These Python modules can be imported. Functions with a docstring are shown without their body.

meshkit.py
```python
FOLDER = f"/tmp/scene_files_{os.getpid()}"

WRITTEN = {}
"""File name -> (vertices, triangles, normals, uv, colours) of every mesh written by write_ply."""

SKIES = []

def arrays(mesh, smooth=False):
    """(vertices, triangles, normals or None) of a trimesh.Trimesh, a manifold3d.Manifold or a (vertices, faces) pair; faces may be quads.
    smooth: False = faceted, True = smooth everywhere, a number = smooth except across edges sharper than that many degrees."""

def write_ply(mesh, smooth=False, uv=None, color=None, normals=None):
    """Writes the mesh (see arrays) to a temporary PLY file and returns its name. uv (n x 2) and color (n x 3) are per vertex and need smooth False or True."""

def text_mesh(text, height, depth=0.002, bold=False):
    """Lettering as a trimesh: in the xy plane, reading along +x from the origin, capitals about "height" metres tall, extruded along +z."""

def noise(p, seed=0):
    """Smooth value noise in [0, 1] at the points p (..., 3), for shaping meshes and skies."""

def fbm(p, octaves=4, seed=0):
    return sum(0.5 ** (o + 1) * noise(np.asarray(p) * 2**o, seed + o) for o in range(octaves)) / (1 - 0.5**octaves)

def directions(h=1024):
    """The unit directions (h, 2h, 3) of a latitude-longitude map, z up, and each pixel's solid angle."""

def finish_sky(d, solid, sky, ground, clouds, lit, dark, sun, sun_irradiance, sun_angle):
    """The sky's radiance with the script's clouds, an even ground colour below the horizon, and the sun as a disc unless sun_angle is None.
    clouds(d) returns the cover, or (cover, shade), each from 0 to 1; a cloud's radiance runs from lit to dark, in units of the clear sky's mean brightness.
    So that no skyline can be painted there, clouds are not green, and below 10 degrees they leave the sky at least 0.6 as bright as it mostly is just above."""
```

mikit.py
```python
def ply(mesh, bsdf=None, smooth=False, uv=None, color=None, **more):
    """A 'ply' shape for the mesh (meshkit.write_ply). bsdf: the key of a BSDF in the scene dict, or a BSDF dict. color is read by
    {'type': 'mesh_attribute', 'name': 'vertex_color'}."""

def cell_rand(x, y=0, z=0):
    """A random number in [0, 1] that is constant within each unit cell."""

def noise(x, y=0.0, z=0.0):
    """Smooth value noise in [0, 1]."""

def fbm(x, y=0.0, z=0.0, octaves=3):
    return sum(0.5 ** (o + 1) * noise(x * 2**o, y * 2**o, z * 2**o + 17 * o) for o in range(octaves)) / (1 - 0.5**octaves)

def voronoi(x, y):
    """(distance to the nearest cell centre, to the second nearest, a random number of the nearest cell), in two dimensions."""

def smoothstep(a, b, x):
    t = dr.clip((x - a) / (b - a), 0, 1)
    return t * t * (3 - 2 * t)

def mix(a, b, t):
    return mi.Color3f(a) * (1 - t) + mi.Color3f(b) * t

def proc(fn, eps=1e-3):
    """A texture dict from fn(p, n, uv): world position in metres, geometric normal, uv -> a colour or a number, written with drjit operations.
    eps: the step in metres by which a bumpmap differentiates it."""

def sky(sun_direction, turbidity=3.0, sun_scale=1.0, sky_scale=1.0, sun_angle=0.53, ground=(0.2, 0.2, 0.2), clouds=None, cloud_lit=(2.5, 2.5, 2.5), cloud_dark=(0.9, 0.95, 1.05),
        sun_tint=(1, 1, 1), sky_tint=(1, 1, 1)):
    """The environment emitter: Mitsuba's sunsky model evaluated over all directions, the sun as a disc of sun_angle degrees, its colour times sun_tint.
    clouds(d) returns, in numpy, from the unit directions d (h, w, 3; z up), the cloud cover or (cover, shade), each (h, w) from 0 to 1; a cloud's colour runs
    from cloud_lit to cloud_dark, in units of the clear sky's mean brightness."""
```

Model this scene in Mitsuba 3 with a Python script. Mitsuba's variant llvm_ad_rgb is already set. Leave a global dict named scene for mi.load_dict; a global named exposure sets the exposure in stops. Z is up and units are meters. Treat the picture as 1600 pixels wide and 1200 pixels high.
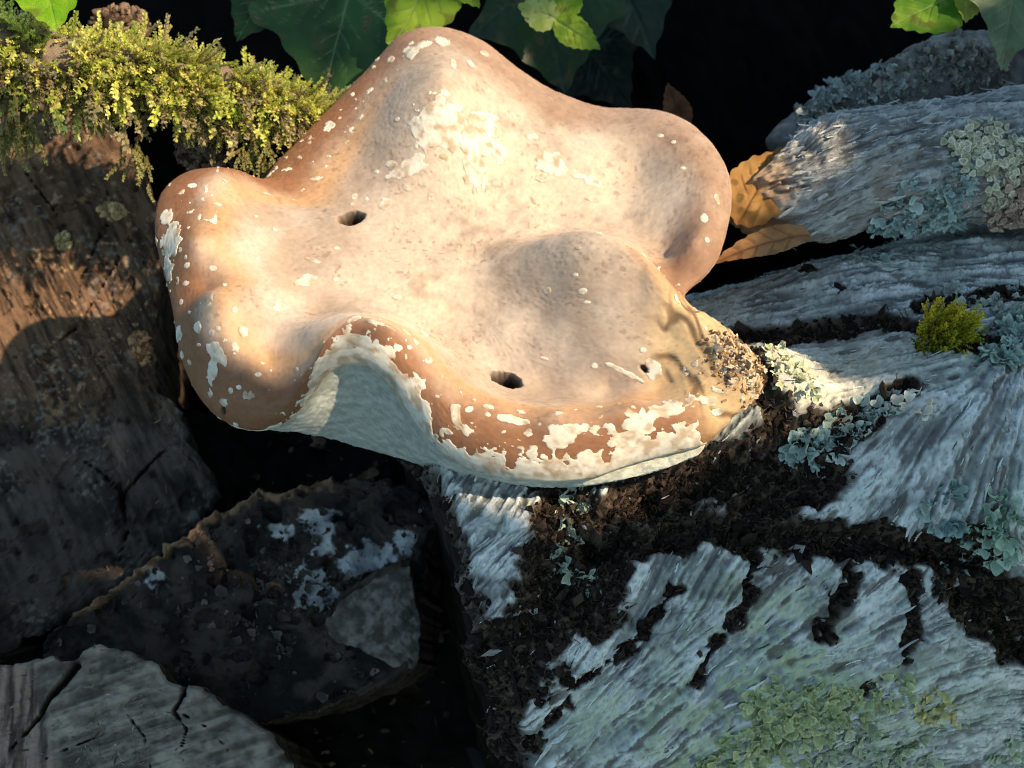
import math, random
import numpy as np
import trimesh
import drjit as dr
import mitsuba as mi
import mikit, meshkit
from scipy.interpolate import RBFInterpolator, CubicSpline
from scipy.ndimage import map_coordinates, gaussian_filter
from scipy.spatial import cKDTree

# ---------------------------------------------------------------- camera, sky, exposure
PITCH = math.radians(40.0)
HFOV = 40.0
DIST = 420.0                                   # millimetres from the lens to the fungus
EX = np.array([1.0, 0, 0])
EV = np.array([0, math.sin(PITCH), math.cos(PITCH)])      # up in the picture
EW = np.array([0, -math.cos(PITCH), math.sin(PITCH)])     # towards the lens
T0 = np.array([0, 0, 0.45])
F = 800.0 / math.tan(math.radians(HFOV / 2))
CAM = T0 + EW * DIST / 1000
scene, labels = {}, {}
scene['camera'] = {'type': 'thinlens', 'fov': HFOV, 'fov_axis': 'x', 'aperture_radius': 0.0013, 'focus_distance': 0.415,
                   'near_clip': 0.02, 'far_clip': 500.0,
                   'to_world': mi.ScalarTransform4f().look_at(origin=CAM.tolist(), target=T0.tolist(), up=[0, 0, 1])}
SUN_C = np.array([0.65, 0.39, 0.65])           # right, up and a little towards the lens
SUN = EX * SUN_C[0] + EV * SUN_C[1] + EW * SUN_C[2]
scene['sky_light'] = mikit.sky(SUN.tolist(), turbidity=3.0, sun_scale=1.0, sky_scale=1.6, sun_angle=0.7, sun_tint=(1.0, 0.95, 0.86), sky_tint=(1.0, 0.95, 0.73))
exposure = 2.3

rng = np.random.default_rng(11)


# ---------------------------------------------------------------- helpers
def world(p):
    """millimetres right, up and nearer (n, 3) -> metres in the world"""
    p = np.asarray(p, float)
    return T0 + (p[..., :1] * EX + p[..., 1:2] * EV + p[..., 2:3] * EW) / 1000


def ray(px, py):
    return np.array([(px - 800) / F, (600 - py) / F])


def at(px, py, w):
    """where the sight line through a point of the photograph meets depth w (millimetres)"""
    k = ray(px, py) * (DIST - w)
    return np.array([k[0], k[1], w])


def topix(p):
    p = np.asarray(p, float)
    d = DIST - p[..., 2]
    return np.stack([800 + F * p[..., 0] / d, 600 - F * p[..., 1] / d], -1)


fbm, noise = meshkit.fbm, meshkit.noise


def sstep(a, b, x):
    t = np.clip((x - a) / (b - a), 0, 1)
    return t * t * (3 - 2 * t)


def mixc(a, b, t):
    return np.asarray(a) * (1 - t[..., None]) + np.asarray(b) * t[..., None]


def add(key, v, f, bsdf, color=None, smooth=True, lab=None, cat=None, group=None, kind=None, local=True):
    v = world(v) if local else np.asarray(v)
    scene[key] = mikit.ply(trimesh.Trimesh(v, np.asarray(f), process=False), bsdf, smooth=smooth, color=color)
    if lab or kind or group:
        tag(key, lab, cat, group, kind)


def tag(key, lab=None, cat=None, group=None, kind=None):
    labels[key] = {k: x for k, x in (('label', lab), ('category', cat), ('group', group), ('kind', kind)) if x}


def numbered(key, n):
    return key if n == 0 else f'{key}_{n:03d}'


def grid_faces(n, m, wrap=False):
    """faces of an n x m grid of vertices (row major); wrap closes the second axis"""
    i, j = np.meshgrid(np.arange(n - 1), np.arange(m if wrap else m - 1), indexing='ij')
    a, b = i * m + j, i * m + (j + 1) % m
    c, d = a + m, b + m
    return np.vstack([np.stack([a, b, d], -1).reshape(-1, 3), np.stack([a, d, c], -1).reshape(-1, 3)])


def vnormals(v, f):
    n = np.zeros_like(v)
    c = np.cross(v[f[:, 1]] - v[f[:, 0]], v[f[:, 2]] - v[f[:, 0]])
    for k in range(3):
        np.add.at(n, f[:, k], c)
    return n / (np.linalg.norm(n, axis=1, keepdims=True) + 1e-20)


class Surface:
    """lets small things be set down on a finished surface: nearest vertex that the lens sees at a point of the photograph"""
    def __init__(self, v, f):
        self.v, self.n = v, vnormals(v, f)
        self.keep = np.nonzero(self.n[:, 2] * 1.0 + 0 * v[:, 2] > 0.02)[0]
        self.pix = topix(v[self.keep])
        self.tree = cKDTree(self.pix)

    def hit(self, px, py, radius=7):
        i = self.tree.query_ball_point([px, py], radius)
        i = i or [self.tree.query([px, py])[1]]
        i = self.keep[i]
        top = i[np.argmax(self.v[i, 2])]
        i = i[self.v[i, 2] > self.v[top, 2] - 6]
        best = i[np.argmin(((topix(self.v[i]) - [px, py]) ** 2).sum(1))]
        return self.v[best], self.n[best]


def frame(n, along=None):
    n = n / np.linalg.norm(n)
    a = np.array([0.3, 0.2, 0.9]) if along is None else np.asarray(along, float)
    a = a - n * (a @ n)
    a /= np.linalg.norm(a)
    return a, np.cross(n, a), n


# ---------------------------------------------------------------- materials
def vcol(rough, spec=0.3, bump=None, scale=0.0, eps=2e-4, **more):
    b = {'type': 'principled', 'base_color': {'type': 'mesh_attribute', 'name': 'vertex_color'}, 'roughness': rough, 'specular': spec, **more}
    if bump is not None:
        b = {'type': 'bumpmap', 'arbitrary': mikit.proc(bump, eps), 'scale': scale, 'bsdf': b}
    return {'type': 'twosided', 'bsdf': b}


scene['mat_cap'] = vcol(0.62, 0.28)
scene['mat_pore'] = vcol(0.9, 0.1)
scene['mat_bark'] = vcol(0.72, 0.25)
scene['mat_wood'] = vcol(0.85, 0.15)
scene['mat_dark'] = {'type': 'twosided', 'bsdf': {'type': 'diffuse', 'reflectance': {'type': 'mesh_attribute', 'name': 'vertex_color'}}}
scene['mat_lichen'] = vcol(0.9, 0.1)
scene['mat_flake'] = vcol(0.7, 0.2)
scene['mat_leaf_waxy'] = vcol(0.42, 0.22)
scene['mat_leaf_young'] = {'type': 'principledthin', 'base_color': {'type': 'mesh_attribute', 'name': 'vertex_color'}, 'roughness': 0.45, 'diff_trans': 1.0, 'spec_trans': 0.0, 'eta': 1.4}
scene['mat_moss'] = {'type': 'principledthin', 'base_color': {'type': 'mesh_attribute', 'name': 'vertex_color'}, 'roughness': 0.7, 'diff_trans': 0.8, 'spec_trans': 0.0, 'eta': 1.3}


def soil_colour(p, n, uv):
    k = mikit.fbm(p.x * 60, p.y * 60, p.z * 60, 4)
    return mikit.mix((0.012, 0.009, 0.006), (0.05, 0.036, 0.024), mikit.smoothstep(0.3, 0.75, k))


scene['mat_soil'] = {'type': 'diffuse', 'reflectance': mikit.proc(soil_colour)}

# ---------------------------------------------------------------- the ground
gx = np.concatenate([[-150, -20, -5], np.linspace(-1.5, 1.5, 60), [5, 20, 150]])
gy = gx
GX, GY = np.meshgrid(gx, gy, indexing='ij')
gz = 0.03 * fbm(np.stack([GX * 4, GY * 4, GX * 0], -1), 3, 5) * (np.hypot(GX, GY) < 3)
add('ground', np.stack([GX, GY, gz], -1).reshape(-1, 3), grid_faces(len(gx), len(gy)), 'mat_soil', local=False, kind='structure', lab='dark bare soil under the log pile')

# ---------------------------------------------------------------- the bracket fungus
PHI = math.radians(37)
CP, SP = math.cos(PHI), math.sin(PHI)


def cap_ab(px, py, h):
    """a point of the photograph at height h over the middle plane of the cap -> its place on that plane"""
    X, Y = ray(px, py)
    b = (Y * (DIST - h * CP) - h * SP) / (CP - Y * SP)
    w = -b * SP + h * CP
    return X * (DIST - w), b


def cap_cam(a, b, h):
    return np.stack([a, b * CP + h * SP, -b * SP + h * CP], -1)


# margin: pixel, height of the margin's edge, height of the roll above it, width of the roll
MARGIN = [
    (400, 288, -6, 5, 9), (345, 277, 1, 6, 10), (300, 272, 5, 6, 11), (262, 292, 5, 6, 12), (243, 345, 3, 7, 13), (252, 410, 1, 7, 13), (268, 480, -2, 7, 13), (280, 550, -5, 7, 12),
    (315, 625, -9, 7, 11), (368, 664, -11, 8, 10), (425, 662, -9, 9, 9), (470, 622, -1, 10, 8), (505, 580, 5, 11, 8), (550, 564, 7, 11, 8), (595, 582, 5, 11, 8),
    (640, 640, -2, 10, 9), (690, 702, -8, 11, 10), (755, 736, -11, 12, 12), (835, 748, -12, 12, 12), (920, 743, -12, 12, 12), (985, 722, -11, 11, 12), (1055, 703, -10, 10, 11), (1118, 682, -9, 7, 9),
    (1149, 650, -6, 5, 7), (1180, 622, -3, 5, 8), (1196, 590, 0, 6, 8), (1165, 545, 1, 6, 8), (1105, 500, 0, 5, 7), (1070, 462, -2, 4, 7), (1105, 428, 0, 5, 9), (1135, 365, 2, 6, 10), (1143, 290, 3, 6, 11),
    (1110, 222, 3, 5, 10), (1045, 180, 1, 4, 9), (960, 172, -3, 4, 9), (880, 152, -2, 5, 9), (810, 108, 1, 5, 10), (755, 66, 4, 5, 11), (690, 45, 6, 6, 12), (630, 57, 4, 6, 12),
    (585, 100, -2, 6, 11), (525, 160, -6, 5, 10), (465, 222, -8, 5, 9), (425, 265, -8, 5, 9)]
INNER = [
    (695, 110, 19), (685, 175, 17), (660, 240, 10), (615, 110, 7), (570, 170, 2.5), (480, 250, -2), (560, 250, 0.5), (430, 320, -1), (395, 310, 2),
    (330, 320, 12), (305, 390, 13), (330, 460, 13), (390, 430, 7), (350, 545, 6), (395, 600, -1), (445, 400, 0.5), (440, 480, 2), (420, 560, 0),
    (520, 345, -1), (520, 430, -1), (600, 380, -1.5), (650, 320, 1.5), (650, 440, -2.5), (720, 380, -1), (760, 300, 2), (800, 220, 6), (760, 150, 11), (850, 200, 4.5),
    (900, 240, 3), (950, 225, 2), (1000, 275, -1.5), (1060, 230, 7), (1100, 300, 10), (1078, 380, 8), (1010, 340, 0), (920, 320, -0.5), (830, 340, -1.5),
    (1000, 570, -2.5), (1000, 535, 2.3), (1000, 500, 7), (1000, 450, 13.3), (1000, 414, 17.5), (1000, 397, 19), (950, 572, -3.5), (950, 540, 1.2), (950, 500, 6.3), (950, 450, 12.8), (950, 404, 17.5), (950, 375, 19.3),
    (900, 565, -5), (900, 530, -0.5), (900, 490, 5), (900, 440, 11.5), (900, 400, 15.8), (900, 371, 17.5), (850, 540, -4.5), (850, 490, 0), (850, 440, 6), (850, 400, 10.5), (850, 379, 12), (790, 520, -5), (790, 460, -2), (795, 400, 3.5), (750, 405, -1.5),
    (1050, 570, -1), (1050, 535, 3.2), (1050, 490, 9), (1042, 445, 13.8), (1020, 415, 17.5), (1078, 492, 10), (1090, 545, 4.5), (1125, 548, 6.5), (1162, 585, 4), (1095, 588, 1.5),
    (870, 352, -3), (930, 350, -3), (995, 362, -2), (820, 356, -2.5), (900, 366, 4), (950, 370, 4.5), (995, 388, 4), (850, 373, 3), (1045, 396, -1), (1090, 452, -1),
    (700, 530, -7), (780, 575, -10.5), (850, 592, -11), (950, 600, -9), (1030, 606, -6), (640, 505, -3), (560, 466, -3), (495, 490, -2),
    (450, 545, 4), (490, 516, 12), (560, 499, 17), (615, 524, 14), (655, 568, 8), (705, 606, 4), (780, 634, 2), (870, 642, 3), (980, 632, 2.5), (870, 636, -3), (960, 630, -4), (780, 622, -2.5), (1080, 620, 0)]
mab = np.array([[*cap_ab(p[0], p[1], p[2]), p[2], p[3], p[4]] for p in MARGIN])
NT = 1000
closed = np.vstack([mab, mab[:1]])
arc = np.concatenate([[0], np.cumsum(np.linalg.norm(np.diff(closed[:, :2], axis=0), axis=1) ** 0.7)])
spl = CubicSpline(arc, closed, bc_type='periodic')
mt = spl(np.linspace(0, arc[-1], NT, endpoint=False))
dense = spl(np.linspace(0, arc[-1], NT * 8 + 1))
al = np.concatenate([[0], np.cumsum(np.linalg.norm(np.diff(dense[:, :2], axis=0), axis=1))])
uu = np.interp(np.linspace(0, al[-1], NT, endpoint=False), al, np.linspace(0, arc[-1], NT * 8 + 1))
mt = spl(uu)                                                         # even steps along the margin
th = np.linspace(0, 1, NT, endpoint=False)
wob = fbm(np.stack([np.cos(th * 2 * np.pi) * 14, np.sin(th * 2 * np.pi) * 14, th * 0], -1), 3, 3) - 0.5
MA, MB, MH, MT_, MW = mt.T
MH = MH + 1.2 * wob
center = np.array(cap_ab(720, 400, 0))
iab = np.array([[*cap_ab(*p), p[2]] for p in INNER])
inw = center - mab[:, :2]
inw /= np.linalg.norm(inw, axis=1, keepdims=True)
rim1 = np.column_stack([mab[:, :2] + inw * mab[:, 4:5] * 0.9, mab[:, 2] + mab[:, 3]])
rim0 = np.column_stack([mab[:, :2] - inw * 1.0, mab[:, 2] + mab[:, 3] * 0.75])
ctrl = np.vstack([iab, rim0])
d_rim = cKDTree(iab[:, :2]).query(rim1[:, :2])[0]
ctrl = np.vstack([ctrl, rim1[d_rim > 7]])
cap_h = RBFInterpolator(ctrl[:, :2], ctrl[:, 2], kernel='thin_plate_spline', smoothing=1.2)

# rings: from the middle to the margin, the roll in fine steps
q = 1 - np.concatenate([np.linspace(1, 0.16, 150), np.linspace(0.155, 0.0, 60)[:]])
dist_m = np.linalg.norm(np.column_stack([MA, MB]) - center, axis=1)
Q = q[:, None] * np.ones(NT)
dd = (1 - Q) * dist_m                                                # distance to the margin along the spoke
PA = center[0] + (MA - center[0]) * Q
PB = center[1] + (MB - center[1]) * Q
H = cap_h(np.column_stack([PA.ravel(), PB.ravel()])).reshape(PA.shape)
roll = np.clip(dd / MW, 0, 1)
k = np.sqrt(np.clip(1 - (1 - roll) ** 2, 0, 1))
H = MH + (H - MH) * k
# the roll turns under: a few rings below the margin
psi = np.linspace(0, np.pi / 2, 16)[1:]
UA = MA - (MA - center[0]) / dist_m * (1 - np.cos(psi))[:, None] * 3.0
UB = MB - (MB - center[1]) / dist_m * (1 - np.cos(psi))[:, None] * 3.0
UH = MH - np.sin(psi)[:, None] * 3.2
TA, TB, TH = np.vstack([PA, UA]), np.vstack([PB, UB]), np.vstack([H, UH])
cap_v = cap_cam(TA, TB, TH).reshape(-1, 3)
nr = TA.shape[0]
cap_f = grid_faces(nr, NT, wrap=True)
prof = np.concatenate([np.zeros((1, NT)), np.cumsum(np.sqrt(np.diff(TA, axis=0) ** 2 + np.diff(TB, axis=0) ** 2 + np.diff(TH, axis=0) ** 2), axis=0)])
seam_d = (prof[-1] - prof).ravel()                                   # millimetres from the seam along the skin
ab = np.column_stack([TA.ravel(), TB.ravel()])
# fine relief: wrinkled felt, worm holes
P3 = np.column_stack([ab, TH.ravel()])
felt = P3 + 0.8 * (np.stack([noise(P3 / 1.4, 401), noise(P3 / 1.4, 402), noise(P3 / 1.4, 403)], -1) - 0.5)
wrinkle = 1 - np.abs(2 * fbm(felt / 1.5, 2, 404) - 1) * 2.2
relief = 1.2 * (fbm(P3 / 22, 3, 1) - 0.5) + 0.16 * (fbm(P3 / 3.0, 3, 2) - 0.5) + 0.12 * wrinkle * sstep(0.3, 0.65, fbm(P3 / 11, 3, 405)) + 0.12 * (noise(P3 / 0.8, 4) - 0.5)
edge_fade = sstep(0, 1.5, seam_d)
relief *= edge_fade
hole_dark = np.zeros(len(ab))
cap_f = cap_f if vnormals(cap_v, cap_f)[:, 2].mean() > 0 else cap_f[:, ::-1]
cap_surf = Surface(cap_v, cap_f)
for px, py, ra, rb, ang, deep in ((549, 341, 4.8, 3.0, 0.1, 6), (790, 594, 5.6, 3.4, -0.3, 7), (1008, 578, 1.5, 0.8, -0.4, 2), (348, 643, 0.8, 0.8, 0, 1.0)):
    i0 = np.argmin(((cap_v - cap_surf.hit(px, py, 9)[0]) ** 2).sum(1))
    d = ab - ab[i0]
    d[((cap_v - cap_v[i0]) ** 2).sum(1) > 144] += 99
    u, v_ = d @ [math.cos(ang), math.sin(ang)], d @ [-math.sin(ang), math.cos(ang)]
    r = np.sqrt((u / ra) ** 2 + (v_ / rb) ** 2) + 0.35 * (fbm(np.column_stack([ab / 1.6, ab[:, 0] * 0]), 2, 8) - 0.5)
    hm = 1 - sstep(0.62, 1.0, r)
    relief -= deep * hm
    hole_dark = np.maximum(hole_dark, 1 - sstep(0.7, 1.08, r))
# stem skin: fissured, golden
stem = np.exp(-(((ab - np.array(cap_ab(1095, 530, 8))) / [17, 20]) ** 2).sum(1))
stem = np.maximum(stem, np.exp(-(((ab - np.array(cap_ab(1165, 595, 6))) / [16, 14]) ** 2).sum(1)))
warp = 3.0 * (fbm(P3 / 8, 3, 20) - 0.5)
fis = np.abs(fbm(np.column_stack([(ab[:, 0] + warp + 0.35 * ab[:, 1]) / 5.5, ab[:, 1] / 17, P3[:, 2] / 15]), 2, 21) - 0.5)
fissure = (1 - sstep(0.01, 0.07, fis)) * sstep(0.3, 0.7, stem)
relief += -0.5 * fissure + 1.0 * sstep(0.2, 0.8, stem) * (fbm(P3 / 4, 4, 9) - 0.5)
nrm = vnormals(cap_v, cap_f)
base_v = cap_v.copy()
cap_v = cap_v + nrm * relief[:, None]


def zone(px, py, h, ra, rb):
    return np.exp(-(((ab - np.array(cap_ab(px, py, h))) / [ra, rb]) ** 2).sum(1))


n1, n2, n3 = fbm(P3 / 14, 4, 31), fbm(P3 / 3.2, 4, 32), fbm(P3 / 1.0, 2, 33)
col = mixc([0.385, 0.29, 0.22], [0.50, 0.41, 0.335], sstep(0.3, 0.7, n1))
pale = np.clip(zone(690, 430, -2, 30, 22) + zone(1000, 280, 1, 20, 18) + zone(760, 220, 7, 26, 26) + 0.8 * zone(800, 320, 0, 40, 16), 0, 1)
col = mixc(col, np.array([0.60, 0.48, 0.36]), 0.75 * pale * sstep(0.25, 0.6, n2 * 0.5 + n1 * 0.5))
grey = np.clip(0.5 * zone(865, 395, 12, 20, 12) + 1.2 * zone(590, 170, 6, 16, 26) + 0.8 * zone(1000, 270, 0, 9, 14) + 0.8 * zone(900, 600, -7, 40, 10), 0, 1)  # greyish skin tone, with some slope and valley shade painted in
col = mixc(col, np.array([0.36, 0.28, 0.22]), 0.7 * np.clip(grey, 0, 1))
front = np.clip(1 - (ab[:, 1] - 60) / 40, 0, 1)
px_v = topix(base_v)
rimb = (1 - sstep(17, 31, seam_d + 8 * (n1 - 0.5)))
backrim = sstep(20, 70, ab[:, 1]) * sstep(-60, -20, ab[:, 0])
col = mixc(col, np.array([0.23, 0.10, 0.046]), rimb * (0.95 - 0.45 * backrim))
col = mixc(col, np.array([0.52, 0.26, 0.09]), 0.55 * np.exp(-((seam_d - 31) / 6) ** 2) * (1 - backrim))
col = mixc(col, np.array([0.60, 0.42, 0.22]), 0.8 * sstep(0.15, 0.75, stem))
col *= (0.84 + 0.30 * n2 + 0.3 * (n3 - 0.5) + 0.10 * (wrinkle - 0.5))[:, None]
col = mixc(col, np.array([0.10, 0.045, 0.02]), 0.8 * fissure)
col = mixc(col, np.array([0.035, 0.018, 0.010]), hole_dark)
seamline = 1 - sstep(0.3, 1.6, np.abs(seam_d - 1.0) + 0.8 * (n2 - 0.5))
col = mixc(col, np.array([0.20, 0.10, 0.05]), 0.7 * seamline)
speck = sstep(0.70, 0.76, noise(P3 / 1.1, 77)) * sstep(0.52, 0.6, noise(P3 / 9, 78))
col = mixc(col, np.array([0.2, 0.12, 0.07]), 0.45 * speck)
col = np.clip(col, 0.01, 0.9)
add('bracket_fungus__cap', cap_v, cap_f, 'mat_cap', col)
tag('bracket_fungus', 'large wavy tan bracket fungus with flaking white skin growing out of the birch log', 'fungus')

# pore surface below: a felted belly that starts at the seam
SA, SB, SH = UA[-1], UB[-1], UH[-1] + 0.5
BELLY = np.array([[*cap_ab(x, y, h), h] for x, y, h in ((395, 655, -17), (440, 668, -22), (520, 684, -32), (600, 707, -36), (700, 739, -30), (800, 756, -23), (880, 761, -19), (960, 753, -17), (1050, 728, -16), (1120, 696, -14))])
seam_ang = np.unwrap(np.arctan2(SB - center[1], SA - center[0]))
b_ang = np.arctan2(BELLY[:, 1] - center[1], BELLY[:, 0] - center[0])
rel = (np.arctan2(SB - center[1], SA - center[0]) - b_ang[0] + np.pi) % (2 * np.pi) - np.pi
b_rel = b_ang - b_ang[0]
inb = sstep(b_rel[0] - 0.12, b_rel[0] + 0.12, rel) * (1 - sstep(b_rel[-1] - 0.08, b_rel[-1] + 0.12, rel))
bq = np.column_stack([np.interp(rel, b_rel, BELLY[:, k]) for k in range(3)])
for k in range(3):
    bq[:, k] = gaussian_filter(bq[:, k], 6, mode='wrap')
plain = np.column_stack([center[0] + (SA - center[0]) * 0.95, center[1] + (SB - center[1]) * 0.95, SH - 8])
BE = plain + (bq - plain) * inb[:, None]
BE[:, 2] = np.minimum(BE[:, 2], SH - 3)
t1 = np.linspace(0, 1, 70)[:, None]
bow = np.sin(np.pi * t1) * np.minimum(3.0, 0.12 * np.linalg.norm(BE - np.column_stack([SA, SB, SH]), axis=1))
inx, iny = (center[0] - SA) / np.hypot(center[0] - SA, center[1] - SB), (center[1] - SB) / np.hypot(center[0] - SA, center[1] - SB)
sa1, sb1, sh1 = SA + (BE[:, 0] - SA) * t1 - bow * 0.5 * inx, SB + (BE[:, 1] - SB) * t1 - bow * 0.5 * iny, SH + (BE[:, 2] - SH) * t1
t2 = np.concatenate([np.geomspace(0.004, 0.1, 20), np.linspace(0.12, 0.92, 40)])[:, None]
sa2, sb2 = BE[:, 0] + (center[0] - BE[:, 0]) * t2, BE[:, 1] + (center[1] - BE[:, 1]) * t2
sh2 = BE[:, 2] - 4 * np.sqrt(np.clip(1 - (1 - np.clip(t2 / 0.12, 0, 1)) ** 2, 0, 1)) - 4 * t2
sa, sb, sh = np.vstack([sa1, sa2]), np.vstack([sb1, sb2]), np.vstack([sh1, sh2])
qp = sa[:, :1]
dz = np.vstack([t1 * np.linalg.norm(BE - np.column_stack([SA, SB, SH]), axis=1), t2 * 60 + np.linalg.norm(BE - np.column_stack([SA, SB, SH]), axis=1)])
pv = cap_cam(sa, sb, sh).reshape(-1, 3)
pf = grid_faces(len(qp), NT, wrap=True)
pn = vnormals(pv, pf)
PP = np.column_stack([sa.ravel(), sb.ravel(), sh.ravel()])
if pn[:NT * 40, 2].mean() > 0 and False:
    pn = -pn
out_sign = np.sign((pn[:NT * 30] * (pv[:NT * 30] - pv.mean(0))).sum())
pn = pn * out_sign
fade = sstep(0, 2, dz).ravel()
pv = pv + pn * (fade * (1.0 * (fbm(PP / 7, 3, 41) - 0.5) + 0.7 * (fbm(PP / 1.2, 2, 42) - 0.5)))[:, None]
pc = mixc([0.36, 0.38, 0.33], [0.50, 0.51, 0.45], sstep(0.3, 0.7, fbm(PP / 2.0, 3, 43)))
pc *= (0.78 + 0.44 * noise(PP / 0.55, 44))[:, None]
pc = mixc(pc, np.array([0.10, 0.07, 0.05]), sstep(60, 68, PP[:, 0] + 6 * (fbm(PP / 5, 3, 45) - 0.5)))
pc = mixc(pc, np.array([0.46, 0.38, 0.25]), (1 - sstep(0, 4, dz)).ravel() * 0.8)
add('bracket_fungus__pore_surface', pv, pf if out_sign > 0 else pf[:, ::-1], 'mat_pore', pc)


# skin flakes: pieces of the level set of a field on the cap, each raised a little
def clip_pieces(v, f, val):
    """the part of the mesh where val > 0, its border cut smoothly, as separate pieces (vertices, faces)"""
    keep = (val[f] > 0).sum(1)
    sub = f[keep > 0]
    cnt = (val[sub] > 0).sum(1)
    tris, newv, cache = [sub[cnt == 3].tolist()], [], {}
    base = len(v)

    def cut(i, j):
        a, b = (i, j) if i < j else (j, i)
        if (a, b) not in cache:
            t = val[a] / (val[a] - val[b])
            newv.append(v[a] + (v[b] - v[a]) * t)
            cache[(a, b)] = base + len(newv) - 1
        return cache[(a, b)]

    extra = []
    for t in sub[cnt == 1]:
        k = int(np.argmax(val[t] > 0))
        a, b, c = t[k], t[(k + 1) % 3], t[(k + 2) % 3]
        extra.append([a, cut(a, b), cut(a, c)])
    for t in sub[cnt == 2]:
        k = int(np.argmax(val[t] <= 0))
        a, b, c = t[k], t[(k + 1) % 3], t[(k + 2) % 3]
        p, r = cut(a, b), cut(a, c)
        extra += [[p, b, c], [p, c, r]]
    faces = np.array(tris[0] + extra, int)
    allv = np.vstack([v, np.array(newv)]) if newv else v
    m = trimesh.Trimesh(allv, faces, process=False)
    groups = trimesh.graph.connected_components(m.face_adjacency, nodes=np.arange(len(faces)), min_len=3)
    return allv, faces, groups


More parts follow.
